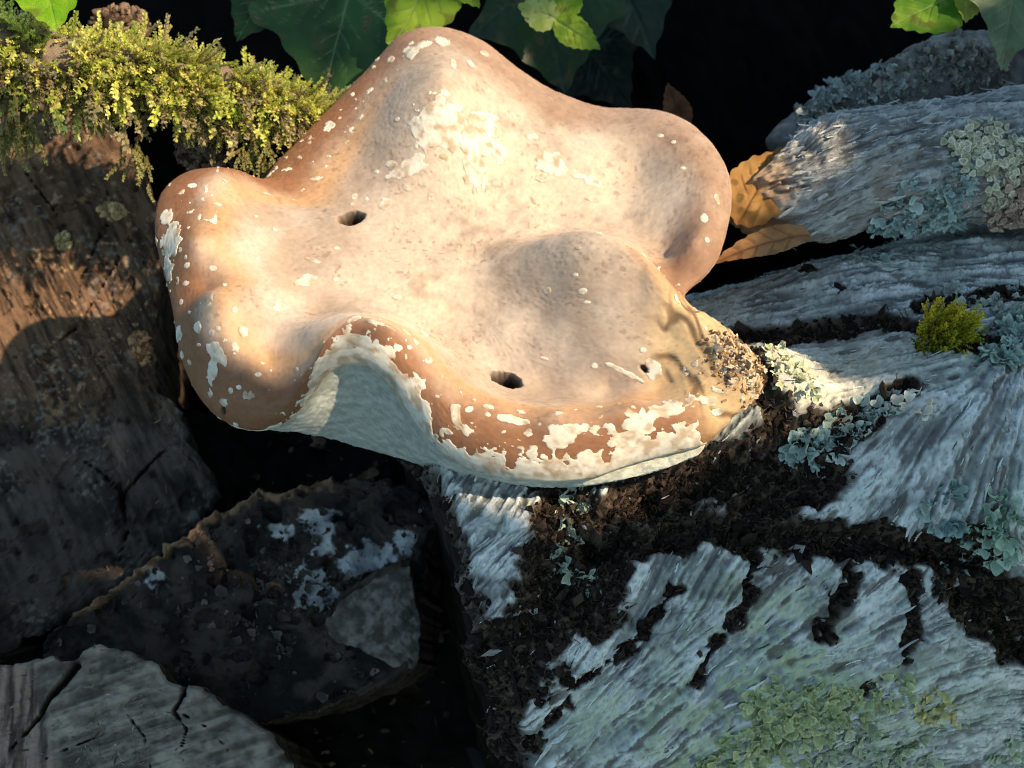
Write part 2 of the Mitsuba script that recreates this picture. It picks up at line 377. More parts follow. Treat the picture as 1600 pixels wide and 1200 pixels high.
ft = fbm(P3 / 2.2, 3, 51) - 0.5
fl = noise(P3 / 0.8, 52) - 0.5
field = np.full(len(ab), -1.0)
BLOBS = [  # pixel, half sizes in millimetres, turn
    (660, 70, 3, 1.6, 0.3), (642, 80, 2.6, 3.2, 0.4), (612, 92, 1.3, 1.5, 0), (590, 93, 0.9, 1.0, 0), (690, 66, 2.6, 2.4, -0.5), (708, 98, 1.0, 3.6, 0.1), (735, 100, 1.1, 2.2, 0), (757, 84, 1.5, 1.6, 0),
    (690, 190, 9, 9, 0.2), (665, 210, 5, 6, 0.3), (745, 215, 6.5, 9, 0.0), (742, 262, 4, 9, 0.1), (760, 190, 4, 5, 0), (780, 240, 3, 4, 0),
    (638, 262, 6.5, 3.4, 0.4), (612, 256, 2.5, 1.2, 0), (652, 250, 2.8, 2.6, 0), (634, 293, 1.8, 1.0, -0.5), (600, 317, 2.2, 1.8, 0.6), (553, 307, 1.1, 1.1, 0), (573, 312, 0.8, 0.8, 0), (516, 198, 2.2, 2.3, -0.5),
    (604, 276, 0.9, 0.9, 0), (587, 268, 0.9, 0.7, 0), (621, 187, 0.9, 0.9, 0), (551, 149, 0.9, 1, 0), (600, 125, 0.8, 1.1, 0), (693, 246, 1.6, 1, 0), (672, 308, 1.1, 1.2, 0), (552, 320, 1.0, 0.7, 0),
    (860, 255, 5, 4, 0.1), (845, 280, 2.4, 1.2, -0.4), (832, 215, 1.8, 1.6, 0.5), (927, 285, 3.2, 1.8, -0.5), (905, 275, 2.4, 0.9, 0), (925, 312, 2.2, 1.0, -0.2), (1032, 212, 1.2, 0.8, 0), (1052, 222, 0.9, 0.9, 0), (835, 315, 1, 1, 0),
    (268, 372, 4.4, 6, 0.2), (262, 340, 2.2, 3.0, 0), (265, 420, 1.6, 4.0, 0.3), (292, 415, 1.6, 0.9, 0.7), (291, 443, 1.3, 0.9, 0.3), (283, 472, 0.7, 1.1, 0), (309, 512, 1.2, 1.8, 0.2), (332, 520, 1.1, 1.1, 0), (342, 514, 0.9, 0.9, 0),
    (338, 552, 2.0, 4.6, 0.5), (332, 580, 1.6, 4.0, -0.4), (310, 540, 0.9, 0.6, 0), (278, 522, 1.6, 2.4, -0.2), (284, 555, 0.9, 1.2, 0), (333, 418, 1.3, 0.9, 0), (366, 485, 1, 1, 0), (437, 480, 2, 1.6, -0.7), (478, 440, 3.4, 1.6, 0.2), (488, 408, 2.6, 0.8, -0.3),
    (525, 437, 0.9, 0.8, 0), (525, 388, 1.0, 0.7, 0), (620, 464, 1.6, 0.9, -0.2), (856, 455, 1.4, 1.0, 0.1), (910, 455, 1.4, 1.0, 0.1), (917, 471, 1.1, 0.5, 0), (1020, 578, 2.2, 3.2, 0.4), (960, 574, 4, 0.8, -0.5), (985, 585, 4, 0.9, -0.5),
    (1005, 548, 1, 1, 0), (930, 572, 1, 0.9, 0), (662, 520, 1.8, 0.7, 0), (641, 543, 0.9, 0.7, 0), (668, 563, 1.2, 1.0, 0), (710, 640, 1.4, 1.6, 0), (733, 640, 1.3, 0.9, 0.5), (762, 648, 1.0, 0.9, 0), (712, 652, 1.5, 2.6, 0.2),
    (1068, 262, 1, 0.8, 0), (1105, 375, 1.0, 1.1, 0), (1100, 340, 1.2, 1.6, 0), (1120, 310, 1.0, 2.4, 0.2), (900, 430, 0.9, 0.6, 0), (935, 365, 1, .6, 0), (905, 388, 1, .6, 0), (850, 560, 1.6, 0.5, -.2), (935, 635, 1.2, .6, 0),
    (1000, 662, 5, 3.4, 0.3), (1045, 642, 6.5, 2.4, 0.2), (985, 690, 3.4, 3.6, 0), (1100, 625, 4, 1.6, -.2), (1120, 645, 2, 1.4, 0), (800, 655, 5, 1.2, -0.2), (895, 672, 7, 2.2, 0.1), (870, 690, 4, 2.0, 0),
    (340, 320, 1.4, .7, 0), (400, 340, 1, .6, 0), (430, 360, 1, .6, 0), (300, 290, 1.6, .8, 0), (380, 520, 1.2, 1.8, .5), (402, 585, .9, .6, 0), (372, 605, .9, .8, 0), (350, 632, .8, 1, 0), (360, 610, .7, 1, 0), (382, 618, .7, 1.4, 0)]
for px, py, ra, rb, ang in BLOBS:
    p0, _ = cap_surf.hit(px, py, 9)
    bq = base_v - p0
    near = np.nonzero((bq ** 2).sum(1) < (2.0 * max(ra, rb) + 2) ** 2)[0]
    dq = bq[near]
    u, v_ = dq[:, 0] * math.cos(ang) + dq[:, 1] * math.sin(ang), -dq[:, 0] * math.sin(ang) + dq[:, 1] * math.cos(ang)
    m = 1 - np.sqrt((u / ra) ** 2 + (v_ / rb) ** 2 + (dq[:, 2] / (1.6 * max(ra, rb))) ** 2)
    size = min(ra, rb)
    field[near] = np.maximum(field[near], np.maximum(m, -1) + (1.5 * ft[near] if size > 1.3 else 1.0 * ft[near]) + 0.35 * fl[near])
# the torn skin that still hangs on the front lip
along = px_v[:, 0]
lip = sstep(425, 520, along) * (1 - sstep(1075, 1130, along)) * (px_v[:, 1] > 480)
lipn = fbm(np.column_stack([P3[:, :2] / 4.0, P3[:, 2] / 8]), 4, 61)
reach = 12.0 + 30 * (lipn - 0.42) + 3.5 * np.exp(-((along - 570) / 70) ** 2) + 2 * np.exp(-((along - 900) / 60) ** 2) - 2.0 * np.exp(-((along - 700) / 40) ** 2)
lipf = np.where(lip > 0.02, (lip - 1) * 5 + (reach - seam_d) / 4.0 + 2.2 * ft + 0.5 * fl, -1)
lipf = lipf - 2.2 * sstep(0.56, 0.66, fbm(P3 / 2.3, 3, 63)) * sstep(9, 13, seam_d)
lipf = np.where(seam_d < 1.2, -1, lipf)
left = (along < 440) & (px_v[:, 1] > 560)
leftf = np.where(left, (2.2 + 7 * (lipn - 0.4) - seam_d) / 3.0 + 1.4 * ft, -1)
field = np.maximum(field, np.maximum(lipf, np.where(seam_d < 1.0, -1, leftf)))
field = np.where(hole_dark > 0.3, -1, field)
fine = noise(P3 / 2.6, 91) + 0.35 * fl
field = np.maximum(field, np.where((rimb > 0.1) & (backrim < 0.5), (fine - 0.85 + 0.12 * (seam_d > 26)) * 4, -1))
field = np.clip(field, -1, 1.2)
av, fa, groups = clip_pieces(cap_v, cap_f, field)
groups = sorted(groups, key=len, reverse=True)
an = np.vstack([nrm, np.zeros((len(av) - len(nrm), 3))])
allval = np.concatenate([field, np.zeros(len(av) - len(nrm))])


def flake(group):
    fs = fa[group]
    used, inv = np.unique(fs, return_inverse=True)
    fs = inv.reshape(-1, 3)
    v = av[used]
    n = vnormals(v, fs)
    lift = 0.06 + 0.22 * sstep(0, 0.35, allval[used])
    e = np.sort(np.vstack([fs[:, [0, 1]], fs[:, [1, 2]], fs[:, [2, 0]]]), axis=1)
    ue, ct = np.unique(e, axis=0, return_counts=True)
    on_edge = np.zeros(len(v), bool)
    on_edge[ue[ct == 1].ravel()] = True
    lift = np.where(on_edge, 0.16, 0.28) + 0.12 * (noise(v / 1.3, 5) - 0.5)
    top = v + n * lift[:, None]
    de = np.vstack([fs[:, [0, 1]], fs[:, [1, 2]], fs[:, [2, 0]]])
    s = {tuple(x) for x in ue[ct == 1]}
    be = np.array([x for x in de if tuple(sorted(x)) in s])
    m = len(v)
    skirt = np.vstack([np.column_stack([be[:, 0], be[:, 0] + m, be[:, 1]]), np.column_stack([be[:, 1], be[:, 0] + m, be[:, 1] + m])])
    bot = v - n * 0.15
    vv, ff = np.vstack([top, bot]), np.vstack([fs, skirt])
    k = fbm(vv / 2.5, 3, 71)
    c = mixc([0.42, 0.32, 0.22], [0.66, 0.60, 0.50], sstep(0.28, 0.60, k))
    c *= (0.85 + 0.3 * noise(vv / 0.7, 72))[:, None]
    return vv, ff, c


big = [g for g in groups if len(g) >= 14][:240]
rest_v, rest_f, rest_c, off = [], [], [], 0
for i, g in enumerate(groups):
    v, f, c = flake(g)
    if i < len(big):
        add(numbered('bracket_fungus__skin_flake', i), v, f, 'mat_flake', c)
    else:
        rest_v.append(v); rest_f.append(f + off); rest_c.append(c); off += len(v)
if rest_v:
    add('bracket_fungus__skin_speck', np.vstack(rest_v), np.vstack(rest_f), 'mat_flake', np.vstack(rest_c), kind='stuff')


# ---------------------------------------------------------------- birch logs: a grid along and round the log, relief from streaks that follow the grain
def lic(field_u, field_v, src, steps, step):
    """smears src along the direction field"""
    n, m = src.shape
    I, J = np.meshgrid(np.arange(n, dtype=float), np.arange(m, dtype=float), indexing='ij')
    total = src.copy()
    for sgn in (1, -1):
        a, b = I.copy(), J.copy()
        for _ in range(steps):
            du = map_coordinates(field_u, [a, b], order=1, mode='nearest')
            dv = map_coordinates(field_v, [a, b], order=1, mode='nearest')
            a += sgn * step * du
            b += sgn * step * dv
            total += map_coordinates(src, [a, b], order=1, mode='nearest')
    total /= (2 * steps + 1)
    return (total - total.mean()) / total.std()


class BarkLog:
    def __init__(self, p0, axis, radius, length, ds, arc0, arc1, seed, taper=0.0):
        """p0: middle of the left end; angle 0 of the section looks at the lens, positive upwards"""
        self.A = np.asarray(axis, float) / np.linalg.norm(axis)
        e = np.array([0, 0, 1.0]) - self.A * self.A[2]
        self.E0 = e / np.linalg.norm(e)
        self.E1 = np.cross(self.E0, self.A)
        if self.E1[1] < 0:
            self.E1 = -self.E1
        self.p0, self.R, self.L, self.taper = np.asarray(p0, float), radius, length, taper
        self.s = np.arange(0, length, ds)
        self.t = np.arange(arc0, arc1, ds) / radius
        self.S, self.T = np.meshgrid(self.s, self.t, indexing='ij')
        self.ds, self.rg = ds, np.random.default_rng(seed)
        self.disp = np.zeros_like(self.S)
        self.uv = np.stack([self.S, self.T * radius], -1)

    def point(self, s, t, d=0.0):
        r = self.R - self.taper * s + d
        return self.p0 + np.multiply.outer(s, self.A) + np.multiply.outer(r * np.cos(t), self.E0) + np.multiply.outer(r * np.sin(t), self.E1) if np.ndim(s) == 0 else \
            self.p0 + s[..., None] * self.A + (r * np.cos(t))[..., None] * self.E0 + (r * np.sin(t))[..., None] * self.E1

    def st(self, px, py):
        """sight line against the plain cylinder -> (s, arc)"""
        d = np.append(ray(px, py), -1.0)
        o = np.array([0, 0, DIST]) - self.p0
        dp, op = d - self.A * (d @ self.A), o - self.A * (o @ self.A)
        a, b, c = dp @ dp, 2 * dp @ op, op @ op - self.R ** 2
        disc = b * b - 4 * a * c
        tt = (-b - math.sqrt(max(disc, 0))) / (2 * a)
        h = o + d * tt
        return np.array([h @ self.A, math.atan2(h @ self.E1, h @ self.E0) * self.R])

    def grain(self, dirs):
        """dirs: (px, py, angle in the picture in degrees) -> direction field on the grid"""
        pts, val = [], []
        for px, py, ang in dirs:
            a = math.radians(ang)
            p, r = self.st(px, py), self.st(px + 4 * math.cos(a), py - 4 * math.sin(a))
            g = math.atan2(r[1] - p[1], r[0] - p[0])
            pts.append(p); val.append([math.cos(2 * g), math.sin(2 * g)])
        f = RBFInterpolator(np.array(pts), np.array(val), kernel='thin_plate_spline', smoothing=1.0)
        cs = slice(None, None, 8)
        small = f(self.uv[cs, cs].reshape(-1, 2)).reshape(*self.uv[cs, cs].shape[:2], 2)
        I, J = np.meshgrid(np.arange(self.S.shape[0]) / 8, np.arange(self.S.shape[1]) / 8, indexing='ij')
        c2, s2 = (map_coordinates(small[..., k], [I, J], order=1, mode='nearest') for k in (0, 1))
        g = 0.5 * np.arctan2(s2, c2) + 0.5 * (fbm(np.stack([self.S / 22, self.T * self.R / 14, self.S * 0], -1), 2, 15) - 0.5)
        self.gu, self.gv = np.cos(g), np.sin(g)

    def streak(self, blur, steps, step=1.5):
        src = self.rg.standard_normal(self.S.shape)
        src = gaussian_filter(src, blur) if blur else src
        return lic(self.gu, self.gv, src / src.std(), steps, step)

    def path(self, pts, wob=1.5, seed=0):
        """distance in millimetres from a line drawn through points of the photograph, its edge frayed"""
        pl = np.array([self.st(*p) for p in pts])
        u = np.linspace(0, len(pl) - 1, 24 * len(pl))
        line = np.column_stack([np.interp(u, np.arange(len(pl)), pl[:, k]) for k in (0, 1)])
        d = cKDTree(line).query(self.uv.reshape(-1, 2))[0].reshape(self.S.shape)
        n = fbm(np.stack([self.S / 4, self.T * self.R / 4, self.S * 0 + seed], -1), 4, 90 + seed) - 0.5
        return d + wob * 2 * n

    def bump(self, px, py, rs, rt, h):
        c = self.st(px, py)
        self.disp += h * np.exp(-((self.uv[..., 0] - c[0]) / rs) ** 2 - ((self.uv[..., 1] - c[1]) / rt) ** 2)

    def spot(self, px, py, r):
        c = self.st(px, py)
        return np.exp(-((self.uv - c) ** 2).sum(-1) / r ** 2)

    def mesh(self):
        v = self.point(self.S, self.T, self.disp)
        f = grid_faces(*self.S.shape)
        v = v.reshape(-1, 3)
        if vnormals(v, f)[:, 2].mean() < 0:
            f = f[:, ::-1]
        return v, f


# the big birch log that carries the fungus
AX = np.array([0.94, 0.27, -0.18])
AX /= np.linalg.norm(AX)
R1 = 100.0
c0 = np.array([75, -70, -100.0])                      # a point of the middle line, below the stem
end = np.array([-12, 0, 0])
L1 = BarkLog(c0 - AX * 100, AX, R1, 330, 0.48, -150, 165, 5)
L1.S = L1.S + (16 * (fbm(np.stack([L1.T * R1 / 16, L1.T * 0, L1.T * 0], -1), 4, 300) - 0.5) - 2) * np.clip(1 - L1.S / 40, 0, 1)
L1.grain([(1000, 1150, 40), (1200, 1000, 36), (1300, 1100, 25), (1500, 1170, 8), (850, 1000, 50), (950, 950, 52), (1150, 900, 55), (1350, 1000, 35), (1550, 1050, 5), (1300, 780, 42), (1400, 740, 60), (1480, 800, 78),
          (1560, 720, 70), (1500, 620, 45), (1300, 600, 4), (1200, 460, 15), (1400, 420, 8), (1550, 440, 4), (1450, 620, 10), (1580, 850, -35), (1590, 600, 60)])
fine_s, mid_s, wide_s = L1.streak(0.6, 13, 1.2), L1.streak(1.5, 18, 1.8), L1.streak(4.0, 34, 3.0)
L1.bump(1500, 720, 36, 42, 24)
L1.bump(1195, 615, 16, 16, 17)
L1.bump(1330, 560, 40, 20, -4)
L1.bump(1300, 440, 60, 14, 5)
L1.bump(1300, 1080, 60, 22, 6)
L1.bump(1020, 1020, 30, 24, -4)
uvn = np.stack([L1.S, L1.T * R1, L1.S * 0], -1)
nA, nB, nC = fbm(uvn / 20, 4, 81), fbm(uvn / 5, 4, 82), fbm(uvn / 1.5, 3, 83)
stair = 0.45 * fine_s + 0.8 * mid_s + 0.9 * wide_s + 3.0 * (nB - 0.5) + 1.2 * (nC - 0.5)
ledge = np.floor(stair) + sstep(0.0, 0.22, stair - np.floor(stair))                # torn layers, one over the other
L1.disp += 2.8 * (nA - 0.5) + 0.42 * ledge + 0.14 * fine_s + 0.3 * wide_s + 0.6 * (nC - 0.5)
cre = np.zeros_like(L1.S)


def crevice(pts, half, depth, seed, wob=1.5):
    global cre
    d = L1.path(pts, wob, seed)
    wide = half * (0.25 + 1.5 * fbm(np.stack([L1.S / 11, L1.T * R1 / 11, L1.S * 0 + seed * 3.7], -1), 3, 200))
    if half < 3.5:
        wide = wide * (0.15 + 1.1 * sstep(0.40, 0.58, fbm(np.stack([L1.S / 8, L1.T * R1 / 8, L1.S * 0 + seed], -1), 3, 210)))
    m = 1 - sstep(wide * 0.4, wide * 1.1, d)
    L1.disp -= depth * m
    cre = np.maximum(cre, 1 - sstep(wide * 0.85, wide * 1.2, d))


crevice([(1160, 530), (1230, 522), (1300, 510), (1380, 500), (1430, 520)], 5, 3.5, 1)
crevice([(1430, 520), (1480, 570), (1540, 560)], 5, 2.5, 2)
crevice([(1150, 600), (1180, 640), (1230, 690), (1300, 690), (1400, 640)], 5, 4, 3)
crevice([(1020, 770), (1120, 740), (1200, 720), (1260, 760), (1180, 800)], 9.5, 9, 4, 3)
crevice([(900, 830), (960, 850), (1100, 820), (1200, 840), (1320, 850), (1420, 860), (1500, 870)], 6, 8, 5, 3)
crevice([(1480, 870), (1520, 930), (1600, 990), (1640, 1010)], 9.5, 8, 6, 3)
crevice([(1320, 850), (1310, 920), (1280, 980)], 3, 5, 7, 2.5)
crevice([(1410, 900), (1420, 960), (1400, 1020), (1340, 1070)], 2.5, 3, 8, 2.5)
crevice([(960, 850), (950, 900), (940, 960)], 8, 5, 9, 3)
crevice([(1180, 850), (1170, 940), (1110, 1030), (1090, 1070)], 2.0, 3, 10, 2.6)
crevice([(1060, 920), (1000, 1000), (900, 1080), (860, 1160)], 2.0, 2.5, 11, 3)
crevice([(860, 900), (830, 1000), (790, 1100), (760, 1200)], 11, 5, 12, 5)
crevice([(1440, 480), (1520, 470), (1600, 455)], 3.5, 2, 13, 2)
crevice([(1250, 440), (1330, 470)], 1.2, 0.8, 14)
crevice([(890, 760), (880, 850), (900, 930)], 11, 4, 15, 5)
crevice([(1100, 430), (1250, 420), (1380, 400)], 3, 1.5, 16, 2)
crevice([(890, 780), (950, 800), (1010, 775)], 8, 4, 17, 4)
crevice([(960, 810), (905, 880), (860, 960)], 6, 4, 18, 4)
tear = sstep(1.05, 1.7, mid_s + 1.1 * (nB - 0.5) * 3)
L1.disp -= 0.8 * tear
inside = 1 - sstep(2, 5, L1.S + 8 * (nB - 0.5))
L1.disp -= 10 * (1 - sstep(-2, 6, L1.S + 7 * (nB - 0.5)))
tone = sstep(-1.5, 1.6, 0.75 * ledge + 0.35 * fine_s + 2.4 * (nA - 0.5) + 0.8 * (nC - 0.5))
c = mixc([0.17, 0.18, 0.18], [0.70, 0.73, 0.71], tone)
c = mixc(c, np.array([0.36, 0.42, 0.37]), 0.6 * sstep(0.45, 0.62, fbm(uvn / 13, 4, 84)))
c = mixc(c, np.array([0.20, 0.205, 0.20]), 0.65 * sstep(0.52, 0.66, fbm(np.stack([L1.S / 14, L1.T * R1 / 7, L1.S * 0], -1), 5, 85)))
c = mixc(c, np.array([0.72, 0.74, 0.71]), 0.55 * sstep(0.56, 0.66, fbm(np.stack([L1.S / 10, L1.T * R1 / 6, L1.S * 0], -1), 5, 86)))
split = 1 - sstep(0.0, 0.035, np.abs(fbm(np.stack([L1.S / 18, L1.T * R1 / 3.5, L1.S * 0], -1) + 0.15 * np.stack([mid_s, wide_s, mid_s * 0], -1), 3, 87) - 0.5))
c = mixc(c, np.array([0.06, 0.055, 0.05]), 0.75 * split * sstep(0.4, 0.6, nA))
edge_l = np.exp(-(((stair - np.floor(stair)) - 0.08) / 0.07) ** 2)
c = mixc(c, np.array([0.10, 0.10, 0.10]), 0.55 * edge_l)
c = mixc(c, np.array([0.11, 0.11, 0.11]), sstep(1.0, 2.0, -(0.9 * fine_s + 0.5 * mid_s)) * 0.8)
green = np.clip(L1.spot(1230, 1060, 24) + 0.8 * L1.spot(1080, 1170, 24) + 0.7 * L1.spot(1400, 1130, 26) + 0.5 * L1.spot(1180, 920, 14) + 0.4 * L1.spot(950, 1120, 12), 0, 1) * sstep(0.4, 0.6, nB * 0.7 + 0.3 * nC)
c = mixc(c, np.array([0.40, 0.47, 0.30]), 0.85 * green)
cream = np.clip(L1.spot(1260, 620, 16) + 0.6 * L1.spot(1350, 590, 18), 0, 1)
c = mixc(c, np.array([0.60, 0.54, 0.40]), 0.6 * cream)
c = mixc(c, np.array([0.075, 0.06, 0.055]), 0.8 * tear)
dirt = np.clip(cre + 0.9 * inside, 0, 1)
dirtc = mixc([0.022, 0.014, 0.010], [0.085, 0.060, 0.042], sstep(0.35, 0.7, nC))
c = c * (1 - dirt[..., None]) + dirtc * dirt[..., None]
c *= (0.8 + 0.4 * nC)[..., None]
L1v, L1f = L1.mesh()
tag('birch_log', 'weathered grey birch log with torn streaky bark carrying the fungus', 'log')
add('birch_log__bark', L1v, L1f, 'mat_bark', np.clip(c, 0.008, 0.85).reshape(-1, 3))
log_surf = Surface(L1v, L1f)
# the rest of the log: its sawn left end and its back
ring = L1v.reshape(*L1.S.shape, 3)
a_back = np.linspace(L1.t[-1], L1.t[0] + 2 * math.pi, 40)
bs = np.linspace(0, L1.s[-1], 30)
BS, BT = np.meshgrid(bs, a_back, indexing='ij')
bv = L1.point(BS, BT, 1.5 * (fbm(np.stack([BS / 12, BT * 8, BS * 0], -1), 3, 7) - 0.5) - 10 * (BS < 1)).reshape(-1, 3)
add('birch_log__bark_underside', bv, grid_faces(30, 40), 'mat_bark', np.full((len(bv), 3), 0.10) * (0.5 + fbm(bv / 6, 3, 6))[:, None])
ang = np.linspace(0, 2 * math.pi, 180, endpoint=False)
rr = np.linspace(0.02, 1.0, 40)
RR, AA = np.meshgrid(rr, ang, indexing='ij')
ev = L1.point(RR * 0 + 5.0, AA, RR * (R1 - 3) - R1)
en = fbm(ev / 7, 4, 12)
ev = ev - L1.A * (3.5 * (en - 0.5))[..., None]
add('birch_log__sawn_end', ev.reshape(-1, 3), grid_faces(40, 180, wrap=True), 'mat_wood', mixc([0.008, 0.006, 0.005], [0.03, 0.022, 0.017], sstep(0.3, 0.7, en)).reshape(-1, 3))


# ---------------------------------------------------------------- the birch limb lying behind it
p_a, p_b = at(1165, 285, -66), at(1660, 232, -74)
L2 = BarkLog(p_a, p_b - p_a, 19.0, 190, 0.55, -50, 55, 8, taper=-0.035)
L2.S = L2.S + 16 * np.clip(L2.T, -1.2, 1.2) * np.clip(1 - L2.S / 70, 0, 1)
L2.grain([(1250, 250, 22), (1400, 220, 12), (1550, 200, 8), (1300, 320, 28), (1450, 290, 18)])
f2, w2 = L2.streak(0.7, 14, 1.4), L2.streak(2.2, 20, 2.4)
u2 = np.stack([L2.S, L2.T * 19, L2.S * 0], -1)
a2, b2 = fbm(u2 / 14, 4, 101), fbm(u2 / 3, 4, 102)
stair2 = 0.5 * f2 + 0.9 * w2 + 3 * (b2 - 0.5)
ledge2 = np.floor(stair2) + sstep(0.0, 0.22, stair2 - np.floor(stair2))
L2.disp += 4 * (a2 - 0.5) + 0.12 * f2 + 0.42 * ledge2 + 0.25 * w2 + 0.8 * (fbm(u2 / 1.4, 3, 103) - 0.5) + 2.5 * np.exp(-((L2.S - 22) / 16) ** 2) - 9 * (1 - sstep(0, 22, L2.S - 14 * np.clip(L2.T, -1.2, 1.2) + 12 * (b2 - 0.5)))
c = mixc([0.13, 0.125, 0.12], [0.42, 0.43, 0.42], sstep(-1.4, 1.8, f2 * 0.35 + ledge2 * 0.75 + 2 * (a2 - 0.5)))
c = mixc(c, np.array([0.08, 0.075, 0.07]), 0.55 * np.exp(-(((stair2 - np.floor(stair2)) - 0.08) / 0.07) ** 2))
c = mixc(c, np.array([0.24, 0.17, 0.12]), 0.6 * sstep(0.45, 0.65, a2) * (1 - sstep(-10, 12, L2.T * 19)))
c = mixc(c, np.array([0.06, 0.05, 0.045]), 0.8 * sstep(0.9, 1.7, -w2 - 0.4 * f2))
c = mixc(c, np.array([0.30, 0.19, 0.11]), 0.8 * (1 - sstep(4, 16, L2.S + 8 * (b2 - 0.5))))
v, f = L2.mesh()
tag('birch_limb', 'grey birch limb lying behind the fungus above the big birch log', 'log')
add('birch_limb__bark', v, f, 'mat_bark', np.clip(c * (0.8 + 0.4 * b2)[..., None], 0.01, 0.8).reshape(-1, 3))
limb_surf = Surface(v, f)
BS, BT = np.meshgrid(np.linspace(0, 190, 40), np.linspace(L2.t[-1], L2.t[0] + 2 * math.pi, 24), indexing='ij')
BS = BS + 16 * np.sin(BT) * np.clip(1 - BS / 70, 0, 1)
bv = L2.point(BS, BT, -7 * (BS < 8)).reshape(-1, 3)
add('birch_limb__bark_underside', bv, grid_faces(40, 24), 'mat_bark', np.full((len(bv), 3), 0.09))
RR, AA = np.meshgrid(np.linspace(0.02, 1, 12), np.linspace(0, 2 * math.pi, 60, endpoint=False), indexing='ij')
ev = L2.point(2.5 + RR * 16 * np.sin(AA), AA, RR * 11.5 - 19)
add('birch_limb__torn_end', ev.reshape(-1, 3), grid_faces(12, 60, wrap=True), 'mat_wood', np.full((720, 3), 0.16) * [1.2, 0.85, 0.6])


def round_branch(key, pts, radii, colour_a, colour_b, mat, seed, rough=1.5, sides=72, n=140):
    """a closed crooked branch through points (mm)"""
    pts = np.asarray(pts, float)
    cs = CubicSpline(np.linspace(0, 1, len(pts)), pts)
    u = np.linspace(0, 1, n)
    p, t = cs(u), cs(u, 1)
    t /= np.linalg.norm(t, axis=1, keepdims=True)
    e = np.array([0, 0, 1.0]) - t * t[:, 2:3]
    e /= np.linalg.norm(e, axis=1, keepdims=True)
    g = np.cross(t, e)
    r = np.interp(u, np.linspace(0, 1, len(radii)), radii)
    r = r * np.minimum(1, np.sqrt(np.clip(np.minimum(u, 1 - u) / 0.02, 0.0, 1)) + 0.02)
    a = np.linspace(0, 2 * math.pi, sides, endpoint=False)
    v = p[:, None] + r[:, None, None] * (np.cos(a)[None, :, None] * e[:, None] + np.sin(a)[None, :, None] * g[:, None])
    nn = (v - p[:, None]) / (r[:, None, None] + 1e-9)
    d = rough * (2 * (fbm(v / 9, 4, seed) - 0.5) + (fbm(v / 2.2, 3, seed + 1) - 0.5))
    v = (v + nn * d[..., None] * (r / r.max())[:, None, None]).reshape(-1, 3)
    f = grid_faces(n, sides, wrap=True)
    nv = vnormals(v, f)
    if (nv * nn.reshape(-1, 3)).sum() < 0:
        f = f[:, ::-1]
    k = fbm(v / 5, 4, seed + 2)
    add(key, v, f, mat, mixc(colour_a, colour_b, sstep(0.32, 0.68, k)))
    return Surface(v, f)


tag('lichen_branch', 'crooked dark grey branch crusted with lichen at the very back on the right', 'branch')
back_surf = round_branch('lichen_branch__bark', [at(1205, 235, -112), at(1290, 185, -116), at(1400, 145, -118), at(1500, 118, -120), at(1640, 130, -128)], [4, 9, 13, 16, 15], [0.06, 0.05, 0.045], [0.22, 0.21, 0.20], 'mat_bark', 111, 3.0)


# ---------------------------------------------------------------- logs of the pile seen from their cut ends
def cut_log(key, poly, w0, normal, centre, length, relief, paint, seed, bark=([0.02, 0.016, 0.012], [0.075, 0.055, 0.04]), nt=620, nrad=220, fray=1.2):
    n = np.asarray(normal, float) / np.linalg.norm(normal)
    o = at(*centre, w0)
    e1 = np.array([1.0, 0, 0]) - n * n[0]
    e1 /= np.linalg.norm(e1)
    e2 = np.cross(n, e1)
    q2 = []
    for px, py in poly:
        d = np.append(ray(px, py), -1.0)
        c = np.array([0, 0, DIST])
        h = c + d * (((o - c) @ n) / (d @ n))
        q2.append([(h - o) @ e1, (h - o) @ e2])
    q2 = np.array(q2 + [q2[0]])
    al = np.concatenate([[0], np.cumsum(np.linalg.norm(np.diff(q2, axis=0), axis=1))])
    u = np.linspace(0, al[-1], nt, endpoint=False)
    out = np.column_stack([np.interp(u, al, q2[:, k]) for k in (0, 1)])
    m3 = np.column_stack([out, out[:, 0] * 0])
    for k in (0, 1):
        out[:, k] = gaussian_filter(out[:, k], 2.0, mode='wrap') + fray * 2.2 * (fbm(m3 / 4 + 9 * k, 4, seed + k) - 0.5)
    r = np.concatenate([np.linspace(0.004, 0.97, nrad), [0.985, 0.994, 1.0]])
    X, Y = r[:, None] * out[:, 0], r[:, None] * out[:, 1]
    h = relief(X, Y, r[:, None] * np.ones(nt))
    h = h - 1.6 * sstep(0.97, 1.0, r)[:, None] ** 2
    P = o + X[..., None] * e1 + Y[..., None] * e2 + h[..., None] * n
    v = P.reshape(-1, 3)
    f = grid_faces(len(r), nt, wrap=True)
    if (vnormals(v, f) @ n).mean() < 0:
        f = f[:, ::-1]
    pix = topix(v).reshape(*X.shape, 2)
    add(key + '__cut_face', v, f, 'mat_wood', np.clip(paint(X, Y, r[:, None] * np.ones(nt), pix), 0.004, 0.8).reshape(-1, 3))
    back = np.concatenate([[0], np.geomspace(1.2, length, 26)])
    W3 = P[-1][None] - back[:, None, None] * n
    bn = fbm(W3 / 7, 4, seed + 5)
    outd = (out / np.linalg.norm(out, axis=1, keepdims=True))
    W3 = W3 + (2.4 * (bn - 0.5) * sstep(0, 4, back)[:, None])[..., None] * (outd[:, :1] * e1 + outd[:, 1:] * e2)
    add(key + '__bark', W3.reshape(-1, 3), grid_faces(27, nt, wrap=True)[:, ::(1 if f[0, 1] == 1 else 1)], 'mat_wood', mixc(bark[0], bark[1], sstep(0.3, 0.7, bn)).reshape(-1, 3))
    return Surface(v, f)


